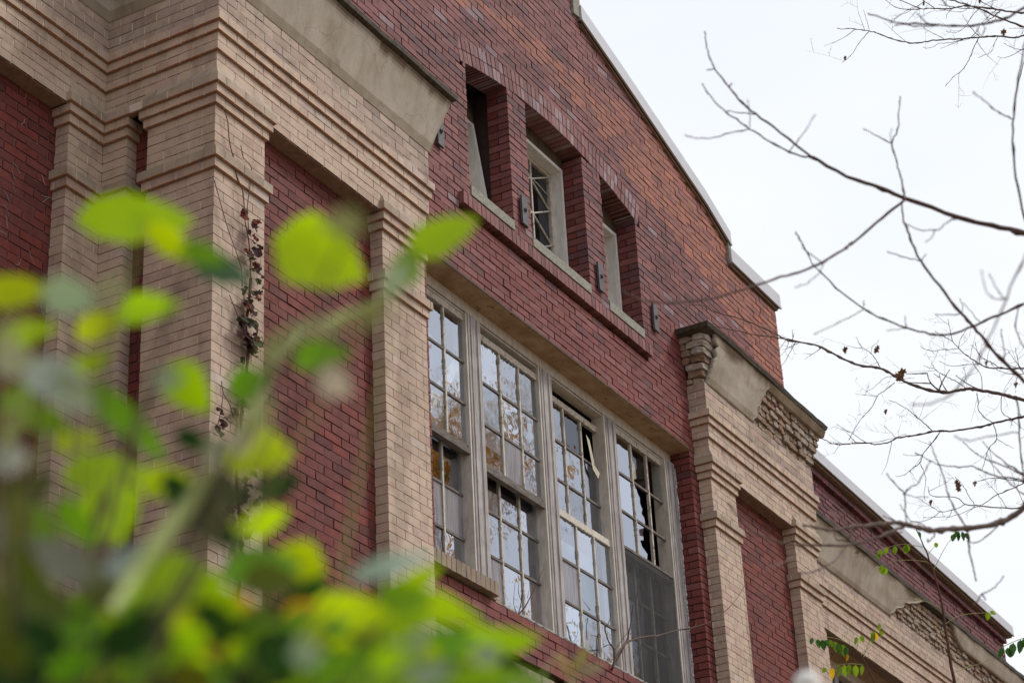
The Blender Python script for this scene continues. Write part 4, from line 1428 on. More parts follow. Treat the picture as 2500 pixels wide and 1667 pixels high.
K = 1.063   # display pixels to photo pixels
LIST = [
 # x, y, length, width, angle, distance, kind
 (315, 500, 300, 130, 4, 1.55, 'L'), (395, 560, 160, 70, -40, 1.5, 'L'), (515, 615, 170, 95, -12, 1.45, 'D'), (470, 585, 130, 60, -20, 1.42, 'G'),
 (735, 590, 245, 190, -20, 1.5, 'L'), (1020, 540, 220, 100, 32, 1.6, 'L'), (935, 610, 110, 80, 70, 1.55, 'G'), (905, 640, 100, 60, 60, 1.5, 'P'),
 (40, 670, 170, 85, 5, 1.45, 'L'), (155, 680, 140, 95, -8, 1.4, 'P'), (335, 705, 170, 85, 12, 1.5, 'L'), (230, 745, 140, 80, 20, 1.5, 'L'),
 (255, 660, 90, 50, 50, 1.6, 'S'), (795, 510, 70, 150, 85, 1.7, 'S'), (860, 720, 110, 50, 25, 1.6, 'S'), (745, 745, 150, 46, 12, 1.6, 'S'),
 (735, 815, 140, 85, 15, 1.5, 'G'), (770, 880, 110, 75, -35, 1.45, 'W'), (640, 790, 160, 70, 50, 1.7, 'S'), (430, 890, 150, 110, -50, 1.45, 'L'),
 (385, 870, 80, 60, 10, 1.4, 'P'), (120, 860, 150, 100, 10, 1.35, 'W'), (165, 905, 140, 90, -30, 1.35, 'P'), (40, 830, 130, 90, -20, 1.4, 'P'), (60, 900, 150, 70, 40, 1.4, 'G'),
 (290, 960, 280, 80, -38, 1.4, 'G'), (590, 1035, 180, 140, 0, 1.45, 'L'), (505, 1030, 90, 75, 20, 1.35, 'P'), (560, 1010, 70, 60, 0, 1.3, 'W'), (570, 880, 110, 90, 20, 1.5, 'G'), (590, 960, 140, 90, 80, 1.6, 'S'),
 (250, 1085, 230, 110, 5, 1.4, 'L'), (250, 1180, 170, 170, -70, 1.45, 'L'), (175, 1200, 150, 70, -50, 1.35, 'G'), (20, 1055, 110, 90, 20, 1.3, 'P'),
 (60, 1130, 160, 80, 30, 1.4, 'O'), (165, 1300, 250, 90, -30, 1.3, 'V'), (30, 1230, 160, 90, -35, 1.25, 'V'), (290, 1290, 160, 70, 40, 1.35, 'V'),
 (390, 1335, 270, 150, 5, 1.3, 'L'), (490, 1205, 190, 90, -40, 1.35, 'D'), (520, 1215, 130, 80, 0, 1.4, 'L'), (420, 1150, 160, 70, -60, 1.4, 'D'),
 (600, 1300, 200, 110, 10, 1.35, 'G'), (700, 1315, 190, 130, -45, 1.4, 'L'), (620, 1330, 150, 90, 0, 1.3, 'O'), (555, 1390, 66, 58, 0, 1.3, 'Y'),
 (690, 1400, 90, 52, 25, 1.3, 'Y'), (480, 1500, 80, 50, 20, 1.2, 'Y'), (620, 1420, 70, 60, 0, 1.25, 'O'), (800, 1420, 230, 140, 8, 1.35, 'L'), (860, 1455, 90, 60, 40, 1.3, 'Y2'),
 (900, 1290, 230, 60, 22, 1.45, 'P'), (950, 1340, 180, 55, 30, 1.5, 'L'), (1010, 1395, 240, 80, -15, 1.4, 'L'), (930, 1370, 140, 80, 0, 1.3, 'G'), (1110, 1470, 230, 70, 8, 1.4, 'L'),
 (1065, 1520, 140, 90, 10, 1.35, 'L'), (1190, 1475, 130, 50, 12, 1.5, 'L'), (1120, 1500, 80, 60, 0, 1.3, 'P'), (1020, 1480, 180, 90, 20, 1.35, 'G'), (700, 1500, 170, 80, -25, 1.3, 'P'), (930, 1500, 140, 80, 40, 1.4, 'P'),
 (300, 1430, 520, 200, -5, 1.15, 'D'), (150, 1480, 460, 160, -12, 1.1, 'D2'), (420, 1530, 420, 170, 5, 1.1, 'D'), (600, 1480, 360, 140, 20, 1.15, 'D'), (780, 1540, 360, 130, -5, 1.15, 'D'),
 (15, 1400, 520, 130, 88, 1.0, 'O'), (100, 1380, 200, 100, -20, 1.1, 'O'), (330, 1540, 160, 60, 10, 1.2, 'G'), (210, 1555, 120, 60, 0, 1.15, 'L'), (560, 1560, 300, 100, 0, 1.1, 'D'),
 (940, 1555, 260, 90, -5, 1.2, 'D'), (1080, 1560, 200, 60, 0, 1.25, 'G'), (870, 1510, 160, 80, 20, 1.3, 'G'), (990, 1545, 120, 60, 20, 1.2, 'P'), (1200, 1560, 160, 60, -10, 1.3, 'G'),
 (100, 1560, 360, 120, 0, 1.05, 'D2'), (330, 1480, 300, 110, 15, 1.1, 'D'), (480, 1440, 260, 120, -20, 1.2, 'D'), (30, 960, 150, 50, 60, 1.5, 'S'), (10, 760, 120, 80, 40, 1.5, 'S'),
 (60, 760, 140, 80, 20, 1.45, 'L'), (105, 965, 130, 70, -20, 1.4, 'G'), (205, 835, 120, 60, 30, 1.4, 'L'), (335, 1010, 150, 60, -45, 1.45, 'G'), (180, 1010, 130, 70, 15, 1.5, 'L'),
 (90, 1205, 150, 80, -35, 1.35, 'G'), (450, 1015, 120, 50, -30, 1.5, 'D'), (640, 1115, 130, 70, 20, 1.5, 'D'), (380, 1105, 130, 80, 10, 1.45, 'L'), (520, 1130, 140, 80, -15, 1.4, 'D'), (610, 1195, 130, 70, 25, 1.4, 'L'),
 (250, 1400, 200, 100, 10, 1.3, 'L'), (140, 1450, 190, 90, -20, 1.3, 'G'), (420, 1470, 200, 90, 12, 1.3, 'L'), (560, 1500, 180, 90, -15, 1.3, 'G'), (740, 1490, 190, 90, 10, 1.3, 'L'), (280, 1510, 170, 80, 25, 1.3, 'G'), (660, 1550, 180, 80, 8, 1.3, 'L'), (860, 1540, 180, 80, 12, 1.35, 'L'),
 (1335, 1510, 80, 26, 60, 2.2, 'T'), (1300, 1530, 80, 24, -60, 2.2, 'T'), (1360, 1535, 70, 24, 20, 2.2, 'T'),
]
KM = {'L': L_LIME, 'G': L_GREEN, 'D': L_DARK, 'D2': L_DARK, 'P': L_PALE, 'W': L_WHITE, 'O': L_OLIVE, 'Y': L_YEL, 'Y2': L_LIME,
      'S': M_SHSTEM, 'V': leafmat('bluish_sky_lit_leaf', (0.42, 0.45, 0.50), 0.1, rough=0.3, spec=0.8), 'T': leafmat('tan_bud', (0.48, 0.38, 0.22), 0.3)}  # V: bluish reflection of the sky painted into the leaf colour
near = [l for l in LIST if l[5] < 1.29]
far_ = [l for l in LIST if l[5] >= 1.29]
big = [l for l in near if l[2] >= 240]
near = [l for l in near if l[2] < 240]
R.seed(5)
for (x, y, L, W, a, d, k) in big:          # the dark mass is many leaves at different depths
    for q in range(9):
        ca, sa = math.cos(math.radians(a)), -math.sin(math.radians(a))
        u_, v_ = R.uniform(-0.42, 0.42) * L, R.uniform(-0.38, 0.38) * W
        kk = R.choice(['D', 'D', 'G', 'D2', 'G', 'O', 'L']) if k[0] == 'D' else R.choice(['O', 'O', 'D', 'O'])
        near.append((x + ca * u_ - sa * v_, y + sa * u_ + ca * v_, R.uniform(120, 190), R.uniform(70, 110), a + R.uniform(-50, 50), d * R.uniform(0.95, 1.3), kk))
for q in range(22):
    near.append((R.uniform(40, 1000), R.uniform(1400, 1560), R.uniform(70, 120), R.uniform(40, 70), R.uniform(-40, 60), R.uniform(1.05, 1.25), R.choice(['L', 'L', 'G', 'G', 'Y2'])))
def shrub(name, leaves, base_px, label, extra=0, seed=1):
    R.seed(seed)
    base = at(*base_px)
    root = empty(name, (base.x, base.y, 0), label, 'shrub')
    fol = MB(); fol.smooth = True; st = MB(); st.smooth = True
    ends = []
    for (x, y, L, W, a, d, k) in leaves:
        if k == 'S': d *= 0.62; W *= 0.8
        if k in 'PW': d *= 0.88
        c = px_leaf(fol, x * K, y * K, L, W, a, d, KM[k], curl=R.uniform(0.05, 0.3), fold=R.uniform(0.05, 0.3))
        ends.append(c)
    # more leaves below and beside the picture, so the plant goes on
    for _ in range(extra):
        x, y = R.uniform(-900, 1300), R.uniform(1680, 2800)
        d = R.uniform(1.0, 1.9)
        px_leaf(fol, x, y, R.uniform(150, 260), R.uniform(90, 150), R.uniform(-60, 60), d, R.choice([L_LIME, L_GREEN, L_DARK, L_GREEN]))
        if R.random() < 0.25: ends.append(at(x, y, d))
    for _ in range(extra // 2):
        x = R.uniform(-40, 1250); y = R.uniform(1500 + max(0, x - 700) * 0.16, 1750)
        d = R.uniform(1.6, 2.3)
        px_leaf(fol, x, y, R.uniform(110, 190), R.uniform(70, 110), R.uniform(-60, 60), d, R.choice([L_LIME, L_GREEN, L_LIME, L_DARK, L_GREEN, L_GREEN]))
    # stems: each climbs from the ground and passes its leaves
    b0 = Vector((base.x, base.y, 0.0))
    hubs = [at(300 * K, 2100 * K, 1.4), at(700 * K, 2000 * K, 1.5), at(1000 * K, 2000 * K, 1.6), at(0, 2000 * K, 1.3)]
    for h in hubs:
        st.tube([b0 + Vector((R.uniform(-0.1, 0.1), R.uniform(-0.1, 0.1), 0)), b0.lerp(h, 0.5) + Vector((0.04, 0.02, 0.1)), h], [0.009, 0.007, 0.005], M_VINE, 6)
    for e in ends:
        h = min(hubs, key=lambda q: (q - e).length)
        mid = h.lerp(e, 0.6) + Vector((R.uniform(-0.02, 0.02), R.uniform(-0.02, 0.02), -0.02))
        st.tube([h, mid, e], [0.0025, 0.0013, 0.0009], M_BARK2 if R.random() < 0.6 else M_SHSTEM, 5)
    return root, fol, st
root, fol, st = shrub('leafy_shrub', far_, (500, 2600, 1.6), 'blurred lime green shrub close to the camera at lower left', extra=120, seed=11)
# the pale stalk crossing in front of the corner pilaster and a thin one at the left edge
st.tube([at(250 * K, 1400 * K, 1.28), at(330 * K, 1290 * K, 1.3), at(410 * K, 1185 * K, 1.33), at(500 * K, 1070 * K, 1.36)],
        [0.0060, 0.0058, 0.0054, 0.0046], M_SHSTEM, 8)
st.tube([at(500 * K, 1070 * K, 1.36), at(560 * K, 960 * K, 1.42), at(640 * K, 830 * K, 1.5)], [0.0026, 0.0018, 0.0014], M_SHSTEM, 6)
st.tube([at(640 * K, 830 * K, 1.5), at(700 * K, 760 * K, 1.55), at(780 * K, 730 * K, 1.57), at(900 * K, 680 * K, 1.6)], [0.0014, 0.003, 0.0034, 0.0015], M_SHSTEM, 6)
st.tube([at(-60 * K, 1120 * K, 1.4), at(40 * K, 980 * K, 1.42), at(90 * K, 880 * K, 1.45)], [0.004, 0.0036, 0.003], M_SHSTEM, 7)
fol.build('foliage', root); st.build('stem', root)
root, fol, st = shrub('leafy_shrub', near, (100, 2600, 1.2), 'dark olive green leaves nearest the camera in the bottom left corner', extra=40, seed=12)
fol.build('foliage', root); st.build('stem', root)
# the pale round blur at the bottom edge: a white seed head on a thin stalk
root = empty('seed_head', tuple(at(1985, 1760, 2.2).xy) + (0.0,), 'blurred white round seed head at the bottom edge below the wing window', 'seed head')
mb = MB(); mb.smooth = True
c0 = at(1972, 1672, 2.2)
def blob(mb, c, r, m, n=8, squash=1.0):
    k = len(mb.v)
    for i in range(n + 1):
        th = math.pi * i / n
        for q in range(n * 2):
            ph = math.pi * q / n
            rr = r * (1 + 0.06 * math.sin(3 * ph + i))
            mb.v.append((c[0] + rr * math.sin(th) * math.cos(ph), c[1] + rr * math.sin(th) * math.sin(ph), c[2] + rr * squash * math.cos(th)))
    for i in range(n):
        for q in range(n * 2):
            a, b = k + i * n * 2 + q, k + i * n * 2 + (q + 1) % (n * 2)
            mb.face((a, b, b + n * 2, a + n * 2), m)
blob(mb, c0, 0.015, M_BRD)
mb.build('head', root)
mb = MB()
mb.tube([Vector((c0.x, c0.y, 0)), Vector((c0.x + 0.02, c0.y, c0.z * 0.6)), c0], [0.005, 0.004, 0.002], M_SHSTEM, 6)
mb.build('stalk', root)

# ------------------------------------------------------------------ bare trees
def smooth(P, k=4):
    """Catmull-Rom through a polyline"""
    out = []
    n = len(P)
    for i in range(n - 1):
        p0, p1, p2, p3 = P[max(i - 1, 0)], P[i], P[i + 1], P[min(i + 2, n - 1)]
        for q in range(k):
            t = q / k
            out.append(0.5 * ((2 * p1) + (p2 - p0) * t + (2 * p0 - 5 * p1 + 4 * p2 - p3) * t * t + (3 * p1 - p0 - 3 * p2 + p3) * t ** 3))
    out.append(P[-1])
    return out

OFF = {1: (1600, 0, 2.6133), 2: (1600, 500, 2.6133), 3: (1600, 1067, 2.6133), 4: (2000, 1000, 4.704), 5: (2000, 700, 4.704), 6: (2100, 0, 5.873)}
def branch(mb, reg, pts, w0, w1, d, dd=0.0, m=None, twigs=0, buds=True, ends=None, wob=0.002):
    """pts in a zoomed view; w0,w1 thickness in photo pixels at start and end; d distance, dd drift towards the tip"""
    ox, oy, s_ = OFF[reg]
    n = len(pts)
    P = []
    ph = R.uniform(0, 6)
    for i, (x, y) in enumerate(pts):
        f = i / max(1, n - 1)
        P.append(at(ox + x / s_, oy + y / s_, d + dd * f + 0.10 * math.sin(f * 3 + ph) * min(1, f * 3)))
    Q = smooth(P, 4)
    nn = len(Q)
    rad = []
    for i in range(nn):
        f = i / (nn - 1)
        w_ = (w0 + (w1 - w0) * f) * 0.5 * d / FPX * (1.12 if d < 9 else 1.0)
        rad.append(w_ * (1 + 0.08 * math.sin(i * 1.7 + ph)))
        if 0 < i < nn - 1: Q[i] = Q[i] + Vector((R.uniform(-1, 1), R.uniform(-1, 1), R.uniform(-1, 1))) * wob
    if buds:
        for i in range(2, nn - 1, 3):
            if R.random() < 0.5: rad[i] *= 1.45
        rad[-1] *= 1.5
    mb.tube(Q, rad, m or M_BARK, 6)
    for _ in range((twigs + 1) // 2):
        i = R.randrange(1, nn - 1)
        t = (Q[i + 1] - Q[i]).normalized()
        twig(mb, Q[i], t, R.uniform(0.10, 0.26), rad[i] * 0.5, m or M_BARK, 2)
    if ends is not None: ends.append((P[0], w0 * 0.5 * d / FPX))
    return Q

def twig(mb, p, t, ln, r, m, depth):
    r = max(r, 0.0007)
    side = Vector((R.uniform(-1, 1), R.uniform(-1, 1), R.uniform(-1, 1)))
    side = (side - t * side.dot(t)).normalized()
    d_ = (t * R.uniform(0.3, 0.9) + side).normalized()
    P = [p]; q = Vector(p)
    n = 5
    bend = Vector((R.uniform(-0.25, 0.25), R.uniform(-0.25, 0.25), R.uniform(-0.1, 0.35)))
    for i in range(n):
        d_ = (d_ + bend * 0.35 + Vector((R.uniform(-0.12, 0.12), R.uniform(-0.12, 0.12), R.uniform(-0.12, 0.12)))).normalized()
        q = q + d_ * (ln / n); P.append(q.copy())
        if depth > 0 and R.random() < 0.33:
            twig(mb, q, d_, ln * R.uniform(0.3, 0.6), r * 0.65, m, depth - 1)
    mb.tube(P, [r * (1 - 0.6 * i / n) * (1.25 if i % 2 else 1) for i in range(n + 1)], m, 4)

def maple_leaf(mb, c, size, ang, m):
    """a curled dead leaf with five points"""
    k = [(0, -0.5), (0.12, -0.2), (0.42, -0.28), (0.33, -0.02), (0.52, 0.18), (0.22, 0.18), (0.12, 0.5), (-0.08, 0.22), (-0.38, 0.34), (-0.28, 0.02), (-0.5, -0.12), (-0.16, -0.16)]
    a = math.radians(ang); base = len(mb.v)
    ux = M_RIGHT * math.cos(a) - M_DOWN * math.sin(a); uy = M_RIGHT * math.sin(a) + M_DOWN * math.cos(a)
    uy = (uy * 0.8 + M_FWD * 0.5); 
    mb.v.append(tuple(c))
    for (x, y) in k:
        r2 = x * x + y * y
        mb.v.append(tuple(Vector(c) + (ux * x * (1 - 0.5 * r2) + uy * y) * size + M_FWD * (size * 0.9 * r2 * (1 if x > 0 else -0.6))))
    for i in range(len(k)):
        mb.face((base, base + 1 + i, base + 1 + (i + 1) % len(k)), m)

def join_trunk(mb, ends, X, Y, zmax, r0, m, lean=(0, 0)):
    T = lambda zz: Vector((X + lean[0] * zz, Y + lean[1] * zz, zz))
    P = [T(zmax * i / 12) + Vector((0.03 * math.sin(i * 1.3), 0.03 * math.cos(i), 0)) for i in range(13)]
    tr = MB(); tr.smooth = True
    tr.tube([Vector((X, Y, -0.2))] + P, [r0 * 1.4] + [r0 * (1.15 - 0.8 * i / 12) for i in range(13)], m, 12)
    for (p, r) in ends:
        dist = (Vector((X, Y, 0)) - Vector((p.x, p.y, 0))).length
        zz = max(1.0, p.z - dist * 0.45)
        q = T(min(zz, zmax * 0.95))
        mid = p.lerp(q, 0.45) + Vector((0, 0, 0.05 * dist))
        mb.tube(smooth([p, mid, q], 4), [r] * 3 + [r * 1.3] * 3 + [r * 1.9] * 3, m, 7)
    return tr

# near tree: branches a little out of focus
R.seed(21)
nb = MB(); nb.smooth = True
E = []
D = 6.3
branch(nb, 1, [(2420, 1508), (2352, 1490), (2150, 1440), (1930, 1385), (1600, 1265), (1450, 1205), (1220, 1125), (1000, 1005)], 13, 7.0, D, 0.3, ends=E)
branch(nb, 1, [(1000, 1005), (800, 845), (640, 730), (530, 630), (470, 555), (380, 440), (345, 360), (325, 290), (315, 205)], 5.2, 2.4, D + .3, 0.2)
branch(nb, 1, [(1000, 1005), (940, 1000), (855, 970), (730, 905), (600, 820), (520, 765), (430, 700), (350, 610), (300, 535)], 4.2, 2.2, D + .3, -0.1)
branch(nb, 1, [(640, 730), (550, 722), (460, 710)], 2.8, 2, D + .4, 0)
branch(nb, 1, [(600, 820), (600, 720), (588, 640)], 2.0, 1.4, D + .2, -1.0)
branch(nb, 1, [(600, 820), (480, 850), (350, 880), (250, 882), (190, 862)], 2.6, 1.8, D + .3, -1.0)
branch(nb, 1, [(855, 970), (900, 910), (960, 830), (1018, 735)], 2.2, 1.4, D + .3, -1.2)
branch(nb, 1, [(470, 555), (480, 545), (490, 535)], 2.5, 2, D + .4, 0)
branch(nb, 1, [(380, 440), (355, 446), (330, 447)], 2.5, 2, D + .4, 0)
branch(nb, 1, [(1590, 1275), (1590, 1240), (1560, 1120), (1535, 1020), (1505, 915), (1545, 830), (1555, 700), (1560, 615)], 4.5, 2.2, D + .1, 0.3)
branch(nb, 1, [(1505, 915), (1420, 870), (1330, 825)], 2.6, 2, D + .3, 0)
branch(nb, 1, [(1505, 915), (1500, 870), (1507, 820)], 1.8, 1, D + .3, -1)
branch(nb, 1, [(1590, 1275), (1450, 1390), (1300, 1515), (1235, 1568), (1200, 1590), (1070, 1670), (940, 1730), (800, 1768), (660, 1815), (450, 1880), (250, 1920), (100, 1932), (-60, 1922), (-120, 1900), (-208, 1862)], 6.5, 3.2, D + .1, -1.2)
branch(nb, 2, [(1070, 370), (960, 290), (925, 230), (895, 175)], 2.6, 2.0, D - .3, -.2)
branch(nb, 2, [(1070, 370), (1060, 410), (1020, 460), (960, 505), (890, 525)], 2.2, 1.6, D - .3, -.8)
branch(nb, 2, [(2420, 600), (2352, 635), (2200, 700), (2070, 755), (1920, 815), (1830, 830), (1750, 822), (1600, 785), (1450, 725), (1330, 665), (1190, 560), (1050, 430), (1000, 370), (940, 250), (895, 175)], 6.2, 2.2, D + .2, 0.4, ends=E)
branch(nb, 2, [(1330, 665), (1250, 715), (1170, 750), (1015, 825)], 2.4, 1.8, D + .2, -1.0)
branch(nb, 2, [(1330, 665), (1330, 640), (1330, 610)], 2.0, 1.5, D + .2, 0)
branch(nb, 2, [(1605, 785), (1595, 750), (1592, 710)], 2.2, 1.8, D + .2, -.3)
branch(nb, 2, [(1605, 787), (1550, 795), (1480, 802)], 2.0, 1.6, D + .2, -.8)
branch(nb, 1, [(1570, 1290), (1580, 1400), (1600, 1450), (1640, 1555), (1695, 1665), (1810, 1825), (1950, 1995), (2030, 2085), (2120, 2195), (2230, 2315), (2352, 2435), (2440, 2520)], 3.4, 8.5, D, 0.4, ends=None)
E.append((at(1600 + 2440 / 2.6133, 2520 / 2.6133, D + .4), 0.005))
branch(nb, 2, [(1695, 360), (1600, 340), (1480, 300)], 2.6, 1.9, D + .1, 0)
branch(nb, 2, [(1695, 360), (1712, 335), (1725, 315)], 2.2, 1.6, D + .1, 0)
branch(nb, 2, [(1950, 690), (1880, 702), (1790, 700)], 2.6, 2, D + .2, 0)
branch(nb, 2, [(1950, 690), (1962, 660), (1945, 600)], 2.2, 1.6, D + .2, 0)
branch(nb, 2, [(2080, 755), (2020, 690), (1965, 625)], 2.2, 1.6, D + .2, 0.1)
branch(nb, 1, [(1590, 1420), (1650, 1455), (1780, 1472), (1860, 1420), (1930, 1390)], 1.8, 2.6, D, -.9)
branch(nb, 1, [(1780, 1472), (1770, 1505), (1725, 1545)], 2.2, 1.8, D - .5, -.3)
branch(nb, 1, [(2380, 200), (2352, 300), (2320, 500), (2285, 750), (2280, 900), (2300, 1130), (2352, 1380), (2400, 1500)], 3, 6.0, D, 0, ends=None)
E.append((at(1600 + 2400 / 2.6133, 1500 / 2.6133, D), 0.0035))
branch(nb, 1, [(2280, 760), (2215, 730), (2150, 690), (2090, 640), (2030, 590)], 3.2, 2.4, D, -.5)
branch(nb, 1, [(2430, -10), (2352, 50), (2230, 120), (2120, 150), (2060, 160), (1900, 168), (1750, 155), (1570, 150), (1470, 125), (1355, 88)], 6.5, 2.8, D, 0.3, ends=E)
branch(nb, 1, [(1750, 155), (1715, 135), (1670, 90)], 3, 2.2, D + .2, 0)
branch(nb, 1, [(1800, 165), (1680, 172), (1600, 160), (1530, 160)], 3, 2, D + .2, .1)
branch(nb, 1, [(2130, 150), (2105, 100), (2050, 40)], 2.2, 1.6, D, -.8)
branch(nb, 1, [(2060, 160), (2055, 190), (2075, 230), (2090, 215), (2108, 180)], 2.4, 1.6, D, -.4)
branch(nb, 2, [(2400, 250), (2352, 340), (2240, 600), (2130, 850), (2080, 950), (2000, 1080), (1860, 1220), (1740, 1270), (1640, 1270)], 4.5, 3.2, 4.6, -.5, ends=E)
branch(nb, 2, [(2240, 600), (2180, 540), (2130, 440)], 3, 2.2, 5, 0)
branch(nb, 2, [(2240, 600), (2160, 595), (2110, 540), (2080, 420)], 2.8, 2, 4.8, -.4)
branch(nb, 2, [(2352, 900), (2300, 800), (2310, 680), (2320, 650)], 2.5, 3, D, 0)
branch(nb, 5, [(2130, 850), (2120, 720), (2095, 560), (2098, 490)], 2.6, 2, D, .2)
branch(nb, 4, [(2420, 1030), (2352, 1120), (2200, 1240), (2060, 1290), (1950, 1330), (1700, 1360), (1500, 1370), (1300, 1385), (1150, 1355), (1000, 1315), (850, 1300), (700, 1310), (560, 1335), (440, 1335), (300, 1360), (150, 1380), (0, 1360), (-180, 1325)], 15, 4.5, D + .3, -.6, M_BARK3, ends=E)
branch(nb, 4, [(1010, 1315), (900, 1370), (780, 1420), (640, 1470), (480, 1520), (300, 1555), (60, 1560), (-170, 1550), (-320, 1545), (-450, 1520), (-620, 1460), (-750, 1400), (-870, 1300), (-960, 1180), (-1050, 1070)], 6.5, 2.6, D + .1, -.8, M_BARK3)
branch(nb, 4, [(430, 1340), (380, 1420), (330, 1480), (260, 1500), (200, 1490), (190, 1400), (180, 1250), (178, 1160)], 4.5, 2.6, D - .1, .2, M_BARK3)
branch(nb, 4, [(950, 1400), (800, 1440), (600, 1480), (430, 1440)], 3, 2, D + .1, .1, M_BARK3)
branch(nb, 3, [(1215, 700), (1150, 780), (1080, 825), (1000, 860), (930, 870)], 3.2, 2.6, D - .3, -.4, M_BARK3)
branch(nb, 3, [(900, 740), (830, 790), (760, 820), (700, 828)], 2.6, 2.0, D - .4, -.8, M_BARK3)
branch(nb, 4, [(1680, 1330), (1560, 1150), (1480, 970), (1430, 780), (1360, 600), (1310, 470), (1270, 370)], 3.6, 2.2, D + .2, .4)
branch(nb, 4, [(1680, 1360), (1710, 1440), (1720, 1560), (1740, 1700), (1780, 1850), (1800, 1960)], 4.5, 3, D + .2, 0)
branch(nb, 3, [(2080, 1000), (2060, 1035), (2025, 1070)], 3, 2.4, D, 0)
branch(nb, 3, [(2080, 1000), (2100, 1020), (2105, 1035)], 3, 2.4, D, 0)
branch(nb, 3, [(2080, 1000), (2140, 975), (2185, 935), (2222, 885)], 3, 2.2, D, 0)
branch(nb, 4, [(2060, 1320), (1950, 1430), (1790, 1530), (1720, 1500)], 3, 2.4, D + .2, 0)
branch(nb, 4, [(1010, 1350), (990, 1150), (975, 960)], 3, 3.6, D, .3)
branch(nb, 4, [(975, 960), (870, 850), (780, 735)], 3, 2.2, D + .3, 0)
branch(nb, 4, [(975, 960), (1060, 880), (1130, 850), (1180, 760), (1220, 690), (1275, 585)], 3.2, 2, D + .3, .2)
branch(nb, 4, [(975, 960), (1100, 1000), (1250, 1000)], 2.4, 1.6, D + .3, .2)
branch(nb, 4, [(1300, 1385), (1325, 1440), (1300, 1470), (1255, 1520), (1245, 1480)], 3.2, 2.4, D + .2, 0)
branch(nb, 4, [(1300, 1400), (1180, 1310), (1050, 1280), (980, 1180), (930, 1090)], 2.6, 2, D + .1, .2)
branch(nb, 4, [(950, 1300), (850, 1265), (735, 1215)], 2.6, 2.0, D + .1, .2)
branch(nb, 4, [(2420, 860), (2300, 800), (2110, 775), (1980, 745), (1860, 700), (1740, 650), (1560, 655), (1380, 630), (1280, 590), (1100, 495)], 4.2, 1.8, D + .6, .4, ends=E)
branch(nb, 4, [(2420, 800), (2290, 700), (2150, 620), (2020, 510), (1880, 365)], 4.2, 1.8, D + .5, .4, ends=E)
branch(nb, 4, [(2360, 760), (2230, 690), (2100, 640), (1970, 590), (1830, 520), (1760, 465), (1650, 370)], 3.8, 1.8, D + .5, .4)
branch(nb, 4, [(2440, 1020), (2320, 950), (2200, 850), (2120, 780), (2000, 640), (1920, 500)], 3.2, 1.6, D + .6, .3)
branch(nb, 4, [(2420, 830), (2352, 800), (2340, 700), (2320, 540), (2300, 260), (2285, 0), (2270, -120)], 3, 4, D + .5, .2)
branch(nb, 4, [(2300, 260), (2150, 275), (1950, 310), (1820, 335), (1720, 350), (1620, 330), (1560, 300)], 3.0, 2.2, D - .8, -.4)
tr = join_trunk(nb, E, at(3300, 1000, D + 0.3).x, at(3300, 1000, D + 0.3).y, 8.0, 0.11, M_BARK2)
near_tree = empty('bare_tree', (at(3300, 1000, D + 0.3).x, at(3300, 1000, D + 0.3).y, 0), 'nearer bare tree whose thicker blurred branches reach in from the right', 'tree', 'bare trees at the right')
tr.build('trunk', near_tree); nb.build('branches', near_tree)

# farther tree: sharp twiggy branches with a few dead leaves
R.seed(33)
fb_ = MB(); fb_.smooth = True
E = []
D = 11.5
branch(fb_, 5, [(2450, 1330), (2352, 1300), (2250, 1275), (2100, 1235), (1880, 1195), (1770, 1175), (1690, 1170), (1600, 1190), (1430, 1212), (1220, 1175), (1040, 1110), (930, 1060), (840, 1010), (700, 935), (500, 910), (330, 850), (150, 765), (0, 690)], 9, 4.6, D, 0.4, M_BARK3, twigs=5, ends=E)
branch(fb_, 2, [(1125, 940), (1040, 900), (950, 880), (850, 865), (790, 835), (700, 790), (550, 730), (400, 690), (330, 660), (300, 640), (210, 640)], 4.4, 1.6, D + .4, 0.6, M_BARK3, twigs=13)
branch(fb_, 2, [(1000, 893), (900, 870), (800, 850), (640, 830), (500, 800), (400, 775), (330, 745)], 3.2, 1.4, D + .4, 0.5, M_BARK3, twigs=13)
branch(fb_, 5, [(700, 925), (660, 850), (600, 770), (560, 735), (500, 705), (460, 650), (425, 580)], 2.0, 1.0, D, .2, twigs=2)
branch(fb_, 5, [(500, 705), (420, 700), (340, 680)], 1.2, .8, D, .1, twigs=1)
branch(fb_, 5, [(600, 770), (605, 690), (660, 650), (685, 610)], 1.2, .8, D, 0, twigs=1)
branch(fb_, 5, [(870, 1100), (740, 1200), (670, 1250), (610, 1370), (520, 1470), (450, 1560), (340, 1760)], 2.0, 1.2, D, .3, twigs=3)
branch(fb_, 5, [(670, 1250), (560, 1245), (420, 1235)], 1.3, .8, D, .1, twigs=1)
branch(fb_, 5, [(840, 1030), (740, 1055), (630, 1150), (530, 1210)], 1.5, .8, D, .1, twigs=1)
branch(fb_, 5, [(930, 1065), (1020, 1050), (1090, 1050)], 1.2, .8, D, .1, twigs=0)
branch(fb_, 5, [(1680, 1165), (1600, 1100), (1500, 1050), (1390, 990), (1320, 930), (1290, 870)], 2.4, 1.1, D, .3, twigs=4)
branch(fb_, 5, [(1330, 940), (1260, 930), (1200, 905)], 1.4, .9, D, .1)
branch(fb_, 5, [(2440, 930), (2352, 935), (2200, 940), (2060, 935), (1950, 930), (1850, 890), (1740, 820), (1640, 745), (1530, 630), (1430, 570), (1330, 510)], 4.6, 1.2, D, .5, twigs=8, ends=E)
branch(fb_, 5, [(1530, 630), (1510, 540), (1490, 430), (1480, 370)], 1.8, 1, D, .2, twigs=2)
branch(fb_, 5, [(1600, 712), (1490, 720), (1400, 720), (1320, 738), (1200, 710), (1160, 680)], 1.8, 1, D, .2, twigs=2)
